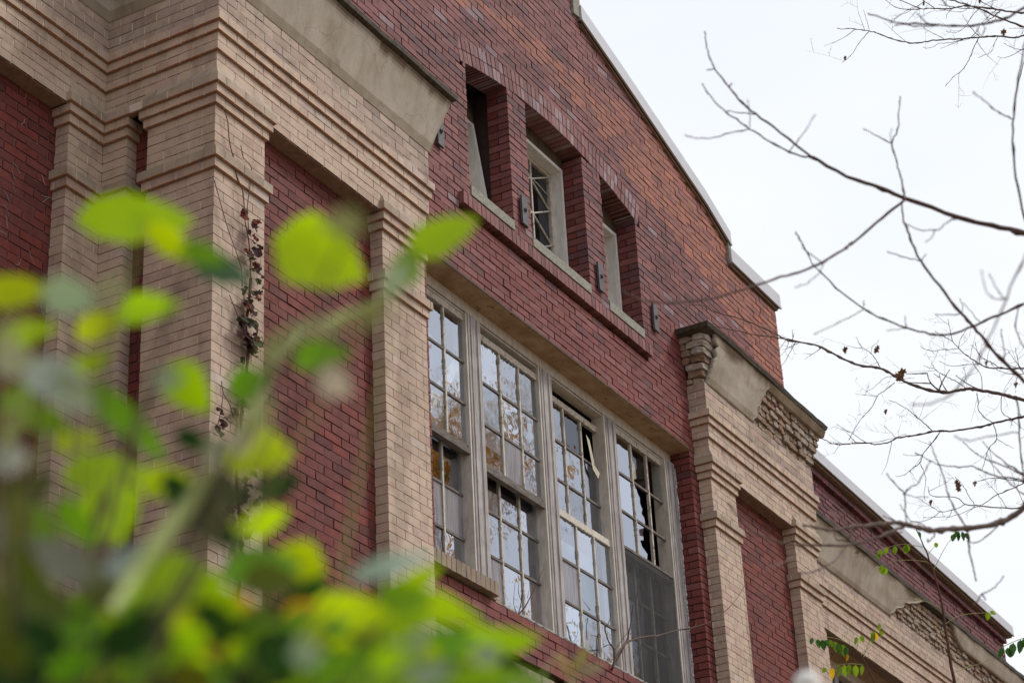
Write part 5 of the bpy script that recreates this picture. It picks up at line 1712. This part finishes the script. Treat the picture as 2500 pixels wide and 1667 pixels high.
branch(fb_, 5, [(1600, 712), (1620, 610), (1690, 500)], 1.6, 1, D, .2, twigs=1)
branch(fb_, 5, [(1860, 890), (1700, 895), (1500, 908), (1380, 855)], 1.8, 1, D, .2, twigs=2)
branch(fb_, 5, [(1850, 890), (1830, 760), (1770, 690), (1740, 670)], 1.8, .9, D, .1, twigs=4)
branch(fb_, 5, [(2080, 940), (1960, 860), (1840, 790), (1790, 630)], 2, .9, D, .2, twigs=5)
branch(fb_, 5, [(2340, 960), (2260, 860), (2170, 740)], 2, 1, D, .2, twigs=5)
branch(fb_, 5, [(2400, 1020), (2300, 940), (2280, 830), (2250, 700)], 2.4, 1, D, .2, twigs=5)
branch(fb_, 5, [(2352, 1000), (2200, 1000), (2040, 950), (1960, 850)], 2, 1, D, .2, twigs=5)
branch(fb_, 5, [(1875, 1190), (1860, 1030), (1800, 930), (1760, 860)], 2, 1, D, .3, twigs=4)
branch(fb_, 5, [(2200, 1240), (2130, 1220), (2160, 1160)], 1.4, .9, D, .1, twigs=1)
branch(fb_, 5, [(1810, 1220), (1825, 1280), (1830, 1410), (1910, 1510), (1990, 1560)], 1.8, 2.2, D, .2, twigs=3)
branch(fb_, 5, [(2100, 1250), (2090, 1400), (2140, 1480), (2200, 1510)], 1.8, 2, D, .2, twigs=2)
branch(fb_, 4, [(2430, 55), (2352, 75), (2200, 110), (2000, 155), (1900, 185), (1700, 220), (1500, 245), (1300, 250), (1150, 285), (1000, 305), (880, 330), (780, 380), (640, 395), (560, 382), (420, 380), (280, 400), (150, 385), (70, 350), (0, 310)], 5.6, 1.6, D + .2, .5, twigs=9, ends=E)
branch(fb_, 4, [(1300, 245), (1200, 150), (1100, 70), (1030, 5), (900, -70), (800, -110)], 2.6, 1.1, D + .3, .2, twigs=7)
branch(fb_, 4, [(550, 385), (450, 320), (330, 245), (200, 165)], 1.8, 1, D + .5, .1, twigs=4)
branch(fb_, 4, [(870, 325), (830, 270), (750, 190)], 1.4, .9, D + .4, .1, twigs=1)
branch(fb_, 4, [(1385, 260), (1280, 400), (1190, 515), (1155, 610), (1060, 680), (990, 740), (880, 765)], 2.6, 1, D + .2, .4, twigs=5)
branch(fb_, 4, [(1155, 610), (1200, 710), (1225, 800), (1205, 960), (1220, 1040)], 1.6, 1, D + .4, .1, twigs=2)
branch(fb_, 4, [(1185, 515), (1060, 525), (960, 510)], 1.4, .9, D + .4, .1, twigs=0)
branch(fb_, 4, [(2000, 155), (2040, 330), (1950, 440), (1910, 570), (1870, 690)], 2.2, 1.2, D + .2, .2, twigs=3)
branch(fb_, 4, [(2040, 330), (2130, 390), (2230, 440)], 1.5, 1, D + .2, .1)
branch(fb_, 4, [(2430, 1110), (2352, 1120), (2150, 1130), (1850, 1100), (1680, 1085), (1560, 1000), (1300, 990), (1250, 880)], 4, 1.2, D + .6, .4, twigs=8, ends=E)
branch(fb_, 4, [(1680, 1085), (1560, 1140), (1400, 1170), (1270, 1100), (1150, 1020)], 2, 1.1, D + .6, .2, twigs=3)
branch(fb_, 4, [(1860, 1090), (1720, 1150), (1600, 1200), (1450, 1230), (1200, 1235)], 1.8, 1, D + .6, .2, twigs=3)
branch(fb_, 4, [(1390, 1170), (1300, 1240), (1150, 1285), (1050, 1275)], 1.8, 1, D + .6, .2, twigs=2)
branch(fb_, 4, [(1780, 1085), (1700, 950), (1640, 850), (1560, 770)], 1.8, 1, D + .6, .1, twigs=2)
branch(fb_, 4, [(1870, 1090), (2000, 1000), (2150, 930), (2330, 850), (2420, 780)], 2, 3, D + .6, .1, twigs=4)
branch(fb_, 4, [(1820, 820), (1950, 790), (2100, 790), (2352, 830)], 1.5, 2, D + .6, .1, twigs=3)
branch(fb_, 3, [(1100, 40), (1200, 40), (1350, 40), (1480, 15), (1600, -20)], 1.2, 1, D + .6, .1, twigs=2)
# top branches
branch(fb_, 6, [(2450, 490), (2349, 515), (2200, 545), (2000, 522), (1850, 525), (1700, 540), (1400, 562), (1200, 570), (1000, 590), (880, 612), (750, 622), (560, 590), (400, 540), (230, 475), (130, 450), (0, 430), (-150, 415), (-250, 420), (-330, 410)], 4.6, 1.6, D + 1, .4, M_BARK3, twigs=10, ends=E)
branch(fb_, 6, [(130, 450), (60, 530), (-30, 640), (-100, 760), (-180, 840), (-260, 900)], 1.7, 1, D + 1.3, .1, twigs=2)
branch(fb_, 6, [(1700, 545), (1640, 660), (1590, 790), (1520, 930), (1440, 1030), (1330, 1105), (1225, 1240)], 2.2, 1.1, D + 1.2, .1, twigs=4)
branch(fb_, 6, [(1975, 530), (1930, 620), (1880, 745), (1790, 790), (1690, 828)], 1.4, .9, D + 1.2, .1, twigs=1)
branch(fb_, 6, [(130, 435), (100, 310), (70, 220), (50, 150)], 1.2, .8, D + 1.3, .1)
branch(fb_, 6, [(1480, 570), (1300, 615), (1150, 625), (1000, 690), (900, 685)], 1.6, .9, D + 1.2, .1, twigs=2)
branch(fb_, 6, [(1200, 560), (1100, 505), (1000, 460), (910, 400)], 1.5, 1, D + 1.2, .1, twigs=2)
branch(fb_, 6, [(1720, 545), (1640, 460), (1560, 370), (1470, 220)], 1.7, 1, D + 1.2, .1, twigs=2)
branch(fb_, 6, [(1570, 560), (1680, 440), (1760, 320), (1950, 150)], 1.5, 1.3, D + 1.2, .1, twigs=2)
branch(fb_, 6, [(2450, 210), (2349, 190), (2200, 178), (1960, 140), (1720, 110), (1590, 95), (1480, 90), (1350, 118), (1150, 130), (1000, 125), (870, 132), (700, 140), (560, 125), (460, 80), (370, 5)], 5, 1.2, D + 1, .4, M_BARK3, twigs=10, ends=E)
branch(fb_, 6, [(2450, 420), (2349, 390), (2100, 300), (1900, 220), (1720, 130), (1550, 75), (1400, 30), (1250, -10), (1100, -60)], 4.6, 3, D + 1, .2, M_BARK3, twigs=5, ends=E)
branch(fb_, 6, [(1950, 140), (1800, 60), (1650, -30)], 2, 1.5, D + 1.1, .1, twigs=3)
branch(fb_, 6, [(870, 130), (740, 80), (560, 0), (450, -40)], 2.2, 1.6, D + 1.2, .1, twigs=3)
branch(fb_, 6, [(1070, 125), (980, 60), (900, 0), (860, -40)], 2, 1.4, D + 1.2, .1, twigs=3)
branch(fb_, 6, [(1720, 120), (1640, 190), (1590, 260), (1530, 350), (1470, 420), (1380, 470), (1230, 455)], 1.6, 1, D + 1.2, .1, twigs=3)
branch(fb_, 6, [(900, 40), (760, 130), (660, 190), (580, 220), (430, 345)], 1.5, .9, D + 1.2, .1, twigs=3)
branch(fb_, 6, [(1550, 120), (1460, 170), (1340, 170), (1200, 145)], 1.3, .9, D + 1.2, .1, twigs=2)
branch(fb_, 6, [(1720, 110), (1870, 30), (1990, 0)], 1.3, .9, D + 1.2, .1, twigs=1)
branch(fb_, 6, [(2349, 715), (2250, 705), (2150, 670), (2060, 625)], 1.7, .9, D + 1.2, .1, twigs=1)
branch(fb_, 6, [(2349, 700), (2200, 780), (2080, 830), (1970, 820)], 1.7, .9, D + 1.2, .1, twigs=2)
branch(fb_, 6, [(2420, 760), (2349, 900), (2300, 1080), (2240, 1300), (2220, 1450), (2215, 1600)], 2, 1.4, D + 1.2, .1, twigs=1)
X2, Y2 = at(3500, 900, D + 1).x, at(3500, 900, D + 1).y
tr = join_trunk(fb_, E, X2, Y2, 13.0, 0.19, M_BARK3)
far_tree = empty('bare_tree', (X2, Y2, 0), 'farther bare tree with fine sharp twigs and a few dead leaves', 'tree', 'bare trees at the right')
tr.build('trunk', far_tree); fb_.build('branches', far_tree)
dl = MB()
for (px, py, sz, an) in ((2063, 852, 0.075, 20), (2135, 855, 0.01, 0), (2142, 850, 0.075, 60), (2137, 855, 0.05, 100), (2142, 907, 0.001, 0), (2202, 908, 0.115, 10), (2193, 918, 0.09, 140), (2162, 1003, 0.055, 30),
                         (2480, 937, 0.06, 0), (2408, 885, 0.05, 50), (2340, 1186, 0.10, 80), (2335, 1175, 0.06, 10), (2272, 1224, 0.06, 30), (2380, 1178, 0.06, 0), (2063, 141, 0.05, 30), (2450, 78, 0.085, 0), (2255, 8, 0.05, 70), (2392, 3, 0.05, 20)):
    if sz > 0.02:
        q_ = at(px, py, D + (0.1 if py > 300 else 1.1))
        maple_leaf(dl, q_, sz * 0.62, an, L_BROWN)
        maple_leaf(dl, q_ + Vector((0.006, 0.004, -sz * 0.18)), sz * 0.42, an + 70, L_BROWN)
dl.build('dead_leaves', far_tree)

# ------------------------------------------------------------------ vine on the corner pilaster
R.seed(41)
vine = empty('climbing_vine', (9.6, 7.03, 0), 'maroon leaved climbing vine hanging down the corner pilaster', 'vine')
vs = MB(); vs.smooth = True; vl = MB()
def wall_line(pts, y=7.045, r=0.003):
    P = [onY(x, yy, y + R.uniform(-0.006, 0.004)) for x, yy in pts]
    vs.tube(smooth(P, 3), r, M_VINE, 5)
    return P
wall_line([(548, 270), (556, 300), (560, 345), (568, 380), (578, 430), (592, 465), (596, 500), (598, 540), (606, 580), (610, 620), (612, 680)], r=0.004)
wall_line([(588, 355), (594, 385), (612, 405), (614, 430), (608, 470), (604, 510), (607, 560)])
wall_line([(523, 440), (534, 480), (545, 520), (560, 570), (575, 610), (590, 660), (592, 700)])
wall_line([(560, 720), (580, 770), (590, 800)]) 
wall_line([(612, 680), (608, 740), (600, 800), (606, 860), (598, 940), (590, 1010), (588, 1080), (578, 1150), (580, 1200), (585, 1260), (590, 1330), (588, 1400), (580, 1500), (585, 1800), (590, 2400)], r=0.010)
wall_line([(541, 930), (545, 960), (560, 985), (570, 1020)])
wall_line([(545, 955), (540, 1000), (528, 1050)])
wall_line([(590, 1230), (620, 1220), (645, 1213)])
def vleaf(px, py, size, m):
    p = onY(px, py, 7.035 - R.uniform(0, 0.04))
    k = len(vl.v); n = 9
    ax = Vector((1, R.uniform(-0.5, 0.3), 0)).normalized(); az = Vector((R.uniform(-0.3, 0.3), R.uniform(-0.6, 0.2), -1)).normalized()
    vl.v.append(tuple(p))
    for i in range(n):
        g = 2 * math.pi * i / n
        r = size * (0.5 if i else 0.34) * (1 + 0.25 * math.cos(g - math.pi)) * R.uniform(0.85, 1.1)
        q = p + ax * (math.sin(g) * r) + az * (-math.cos(g) * r) + Vector((0, R.uniform(-0.012, 0.012), 0))
        vl.v.append(tuple(q))
    for i in range(n):
        vl.face((k, k + 1 + i, k + 1 + (i + 1) % n), m)
for (x, y, s_, kk) in ((597, 523, .07, 2), (619, 550, .085, 1), (625, 540, .05, 2), (612, 572, .05, 1), (622, 580, .06, 2), (608, 617, .075, 1), (627, 612, .08, 1), (615, 625, .06, 3),
                       (628, 645, .06, 2), (627, 660, .05, 3), (630, 685, .05, 3), (625, 718, .06, 2), (634, 712, .04, 3), (605, 738, .10, 1), (612, 750, .08, 1), (620, 762, .06, 1), (592, 792, .08, 1),
                       (610, 785, .06, 1), (625, 798, .09, 1), (606, 820, .11, 1), (622, 830, .10, 3), (615, 845, .10, 1), (635, 838, .06, 1), (616, 858, .05, 1), (604, 920, .09, 3), (600, 935, .08, 3),
                       (618, 945, .06, 3), (577, 1002, .06, 3), (600, 985, .08, 3), (540, 1003, .055, 1), (545, 1030, .06, 1), (531, 1045, .06, 1), (545, 1170, .07, 1), (552, 1192, .09, 1), (536, 1205, .09, 1), (535, 1193, .04, 2),
                       (556, 1215, .08, 1), (550, 1190, .06, 1), (590, 1210, .10, 1), (597, 1205, .08, 1), (560, 1240, .06, 1), (628, 1225, .06, 1), (585, 1245, .09, 1), (592, 1262, .08, 3), (580, 1300, .06, 3), (588, 1330, .06, 3), (588, 1355, .05, 3), (606, 1290, .05, 3)):
    vleaf(x, y, s_, {1: L_VINE, 2: L_VINE2, 3: L_VINE3}[kk])
    for _ in range(2):
        vleaf(x + R.uniform(-9, 9), y + R.uniform(-12, 12), s_ * R.uniform(0.5, 0.9), R.choice([L_VINE, L_VINE, L_VINE3, L_VINE2]) if kk != 3 else L_VINE3)
for k in range(40):
    t = R.random()
    vleaf(602 + R.uniform(-14, 20), 700 + t * 650, R.uniform(0.03, 0.07), R.choice([L_VINE, L_VINE3]))
vs.build('stem', vine); vl.build('foliage', vine)
# dry tendrils left on the red panel at the left edge
mb = MB()
for k in range(26):
    x, y = R.uniform(0, 105), R.uniform(150, 1000)
    if x > 60 and y < 250: continue
    p = onY(x, y, 8.095)
    P = [p]
    d_ = Vector((R.uniform(-1, 1), 0, R.uniform(-1, 1))).normalized()
    for q in range(4):
        d_ = (d_ + Vector((R.uniform(-.5, .5), R.uniform(-.2, .1), R.uniform(-.5, .5)))).normalized()
        p = p + d_ * 0.022; P.append(p.copy())
    mb.tube(P, 0.0018, M_CURTAIN, 4)
o = mb.build('dead_vine', label='thin dry vine tendrils clinging to the left red brick panel', cat='vine')

# ------------------------------------------------------------------ twiggy sapling on the sill
R.seed(51)
sap = empty('window_sapling', tuple(onY(1495, 1628, 7.12)), 'thin leafless sapling growing out of the window sill, one branch leaning right', 'sapling')
mb = MB(); mb.smooth = True
def wl(pts, ox, oy, s_, y0, y1, r0, r1, m=None):
    n = len(pts)
    P = [onY(ox + x / s_, oy + y / s_, y0 + (y1 - y0) * i / (n - 1)) for i, (x, y) in enumerate(pts)]
    Q = smooth(P, 3)
    mb.tube(Q, [r0 + (r1 - r0) * i / (len(Q) - 1) for i in range(len(Q))], m or M_BARK, 5)
A = (1350, 1340, 4.79)
wl([(690, 1410), (700, 1370), (740, 1260), (840, 1110), (960, 1050), (1100, 1020), (1220, 1010), (1340, 980), (1480, 940), (1560, 935), (1678, 905)], *A, 7.2, 6.95, 0.010, 0.0055, M_BARK3)
wl([(0, 1185), (200, 1130), (330, 1105), (480, 1050), (600, 950), (670, 870), (730, 770)], 1600, 1200, 3.357, 6.95, 6.90, 0.0055, 0.002, M_BARK)
wl([(320, 1105), (340, 1070), (330, 1020)], 1600, 1200, 3.357, 6.95, 6.94, 0.002, 0.001, M_BARK3)
wl([(700, 1380), (850, 1100), (890, 960), (920, 800), (935, 650)], *A, 7.2, 7.1, 0.008, 0.0025)
wl([(880, 1000), (940, 960), (980, 905)], *A, 7.15, 7.12, 0.003, 0.0015)
wl([(710, 1380), (715, 1180), (650, 1080), (610, 940), (600, 880), (520, 800), (495, 660)], *A, 7.2, 7.1, 0.007, 0.002)
wl([(610, 920), (650, 860), (680, 745)], *A, 7.15, 7.12, 0.004, 0.002)
wl([(720, 1180), (880, 960), (1010, 800), (1020, 660)], *A, 7.18, 7.1, 0.003, 0.0015)
wl([(980, 590), (990, 470), (1035, 400), (1040, 250)], *A, 7.2, 7.1, 0.003, 0.001, M_BARK3)
wl([(515, 1260), (515, 1020), (550, 990)], *A, 7.22, 7.1, 0.006, 0.002)
wl([(515, 1020), (440, 1000)], *A, 7.15, 7.12, 0.004, 0.0015)
wl([(515, 1250), (430, 1130)], *A, 7.22, 7.15, 0.004, 0.002)
wl([(400, 1060), (390, 900), (410, 800), (380, 840)], *A, 7.2, 7.15, 0.004, 0.002)
mb.build('branches', sap)
sap2 = empty('window_sapling', tuple(onY(1265, 1500, 7.15)), 'small leafless sprout on the broken sill below the second window unit', 'sapling')
mb = MB(); mb.smooth = True
B = (1100, 1380, 7.84)
wl([(1290, 950), (1430, 780), (1520, 610), (1610, 420), (1720, 190), (1780, 60)], *B, 7.22, 7.12, 0.006, 0.0015)
wl([(1300, 930), (1350, 720), (1385, 480), (1400, 300)], *B, 7.22, 7.15, 0.005, 0.0015)
wl([(1350, 660), (1300, 500), (1310, 200)], *B, 7.2, 7.15, 0.003, 0.0012)
wl([(1260, 900), (1210, 740), (1215, 550), (1240, 280)], *B, 7.22, 7.15, 0.003, 0.001)
wl([(1290, 930), (1340, 800), (1420, 710)], *B, 7.22, 7.16, 0.003, 0.001)
wl([(1470, 620), (1500, 470)], *B, 7.17, 7.15, 0.0025, 0.001)
mb.build('branches', sap2)

# ------------------------------------------------------------------ locust sapling at lower right
R.seed(61)
DL = 12.6
def lp(x, y, dd=0.0):
    return at(1600 + x / 2.6133, 1067 + y / 2.6133, DL + dd)
loc = empty('locust_sapling', (lp(1910, 1700).x, lp(1910, 1700).y, 0), 'tall thin locust sapling with yellow green leaflets in front of the wing', 'sapling')
ls = MB(); ls.smooth = True; ll = MB()
def lstem(pts, r0, r1, m=M_VINE, dd0=0, dd1=0):
    n = len(pts)
    P = smooth([lp(x, y, dd0 + (dd1 - dd0) * i / max(1, n - 1)) for i, (x, y) in enumerate(pts)], 3)
    ls.tube(P, [r0 + (r1 - r0) * i / (len(P) - 1) for i in range(len(P))], m, 5)
def leaflet(x, y, L, W, ang, m, dd=0.0):
    d = DL + dd
    a = math.radians(ang)
    t = (M_RIGHT * math.cos(a) - M_DOWN * math.sin(a) + M_FWD * R.uniform(-.3, .3)).normalized()
    nr = (-M_FWD + M_RIGHT * R.uniform(-.6, .6)).normalized()
    c = lp(x, y, dd)
    s_ = 2.6133
    leaf(ll, c, t, nr, L / s_ * d / FPX, W / s_ * d / FPX, m, 0.15, 0.1, n=5)
g0 = lp(1915, 1600); 
ls.tube([Vector((g0.x, g0.y, 0)), Vector((g0.x + 0.05, g0.y, g0.z * 0.5)), g0], [0.022, 0.016, 0.0115], M_VINE, 7)
lstem([(1915, 1600), (1905, 1540), (1885, 1450), (1870, 1340), (1850, 1230), (1835, 1100), (1815, 1010), (1795, 930), (1772, 850), (1745, 780), (1735, 740), (1710, 690), (1690, 640), (1665, 590)], 0.0105, 0.003)
RA = M_SHSTEM
for pts in ([(1740, 795), (1640, 783), (1520, 790), (1425, 825)], [(1705, 700), (1640, 688), (1560, 683), (1450, 712)], [(1778, 840), (1850, 700), (1905, 630)], [(1740, 745), (1760, 720), (1790, 690)],
            [(1850, 1190), (1920, 1145), (2010, 1125), (2120, 1118)], [(1820, 1090), (1740, 1050), (1640, 1030), (1520, 1028)], [(1840, 1250), (1780, 1210), (1700, 1150)], [(1905, 1500), (1980, 1470), (2080, 1440), (2130, 1415)]):
    lstem(pts, 0.0022, 0.0012, RA)
LF = [(1440, 815, 62, 42, -80, 0), (1470, 830, 55, 32, -95, 0), (1415, 740, 40, 30, -70, 0), (1440, 715, 50, 34, -100, 0), (1475, 700, 46, 30, -95, 0), (1527, 692, 58, 34, -90, 0), (1608, 685, 66, 46, -100, 0), (1590, 690, 50, 40, -70, 0),
      (1790, 670, 36, 28, -85, 0), (1905, 615, 55, 34, -100, 1), (1930, 605, 60, 34, -85, 1), (1955, 600, 66, 34, -75, 1), (1975, 610, 60, 28, -55, 1), (1915, 600, 50, 40, -60, 1),
      (2125, 1112, 60, 34, -95, 0), (2135, 1108, 45, 24, -30, 0), (1670, 560, 30, 18, -100, 1), (1680, 600, 45, 20, -75, 1),
      (2210, 1335, 90, 50, -95, 2), (2245, 1340, 70, 40, -75, 2), (2285, 1310, 95, 48, -100, 2), (2330, 1290, 90, 48, -95, 2), (2352, 1280, 80, 40, -80, 2)]
for (x, y, L, W, a, k) in LF:
    leaflet(x, y, L, W, a, {0: L_LOC, 1: L_LOCD, 2: L_LOCD}[k])
lstem([(2210, 1340), (2280, 1305), (2352, 1280), (2430, 1260)], 0.002, 0.003, RA)
ls.build('stem', loc); ll.build('foliage', loc)
loc2 = empty('locust_sapling', (lp(1450, 1750).x, lp(1450, 1750).y, 0), 'lower locust sapling with leaflets in front of the wing window opening', 'sapling')
ls = MB(); ls.smooth = True; ll = MB()
g0 = lp(1430, 1640)
ls.tube([Vector((g0.x, g0.y, 0)), Vector((g0.x - 0.04, g0.y, g0.z * 0.5)), g0], [0.014, 0.010, 0.006], M_VINE, 6)
lstem([(1430, 1640), (1400, 1560), (1350, 1460), (1310, 1390), (1255, 1330)], 0.006, 0.003)
for pts in ([(1255, 1330), (1180, 1290), (1100, 1275), (1000, 1285)], [(1330, 1450), (1220, 1443), (1130, 1465), (1085, 1495)], [(1330, 1400), (1360, 1310), (1395, 1250), (1430, 1190)], [(1285, 1370), (1290, 1320), (1310, 1270)], [(1310, 1390), (1370, 1330)]):
    lstem(pts, 0.0022, 0.0012, RA)
for (x, y, L, W, a, k) in [(1000, 1278, 45, 26, -100, 1), (1035, 1285, 62, 34, -80, 1), (1062, 1288, 80, 40, -75, 1), (1085, 1290, 60, 34, -60, 1), (1110, 1290, 55, 36, -70, 0), (1140, 1300, 80, 42, -75, 0), (1165, 1310, 80, 40, -80, 1),
                           (1190, 1320, 90, 42, -75, 0), (1215, 1330, 85, 38, -85, 1), (1225, 1380, 50, 24, -95, 3), (1090, 1470, 40, 30, -130, 3), (1130, 1468, 78, 38, -95, 3), (1170, 1455, 75, 34, -90, 3), (1205, 1448, 85, 40, -85, 0), (1235, 1445, 75, 36, -90, 0),
                           (1278, 1448, 85, 42, -90, 0), (1320, 1448, 72, 26, -95, 0), (1285, 1270, 55, 30, -100, 0), (1312, 1262, 55, 30, -70, 0), (1390, 1232, 85, 34, -95, 0), (1400, 1240, 70, 26, -70, 3), (1430, 1185, 55, 22, -90, 0), (1438, 1230, 40, 26, -80, 0)]:
    leaflet(x, y, L, W, a, {0: L_LOC, 1: L_LOCD, 3: L_YEL if R.random() < 0.4 else L_LOC}[k])
ls.build('stem', loc2); ll.build('foliage', loc2)

# ------------------------------------------------------------------ autumn trees across the street (mirrored in the panes)
def crown_tree(x, y, h, r, n, seed, label):
    R.seed(seed)
    root = empty('maple_tree', (x, y, 0), label, 'tree', 'orange trees mirrored in the window panes')
    tb = MB(); tb.smooth = True
    tb.tube([(x, y, -0.1), (x + 0.1, y, h * 0.3), (x, y + 0.1, h * 0.6), (x, y, h * 0.9)], [0.4, 0.3, 0.18, 0.04], M_BARK2, 8)
    cl = []
    for k in range(44):
        a = R.uniform(0, 6.28); zz = R.uniform(0.35, 1.0); rr = r * math.sqrt(R.random()) * math.sin(math.pi * min(1, (1.08 - zz) / 0.75)) ** 0.6
        c = Vector((x + rr * math.cos(a), y + rr * math.sin(a), h * zz)); cl.append(c)
        tb.tube([(x, y, h * zz * 0.62), Vector((x, y, h * zz * 0.8)).lerp(c, 0.5), c], [0.08, 0.05, 0.015], M_BARK2, 5)
    tb.build('trunk', root)
    fb2 = MB()
    for k in range(n):
        c = R.choice(cl)
        p = c + Vector((R.gauss(0, 1), R.gauss(0, 1), R.gauss(0, 0.8))) * (r * 0.19)
        s_ = R.uniform(0.045, 0.09)
        u = Vector((R.uniform(-1, 1), R.uniform(-1, 1), R.uniform(-1, 1))).normalized(); v = u.cross(Vector((R.random(), R.random(), R.random()))).normalized()
        fb2.poly([p - u * s_, p + v * s_ * 0.7, p + u * s_, p - v * s_ * 0.7], L_ORANGE if R.random() < 0.8 else L_OLIVE)
    fb2.build('crown', root)
crown_tree(31.7, -6.4, 19.4, 4.0, 75000, 71, 'tall orange maple mirrored in the left window unit')
crown_tree(37.6, -4.4, 14.8, 3.2, 36000, 72, 'lower orange maple mirrored in the bottom panes of the middle units')
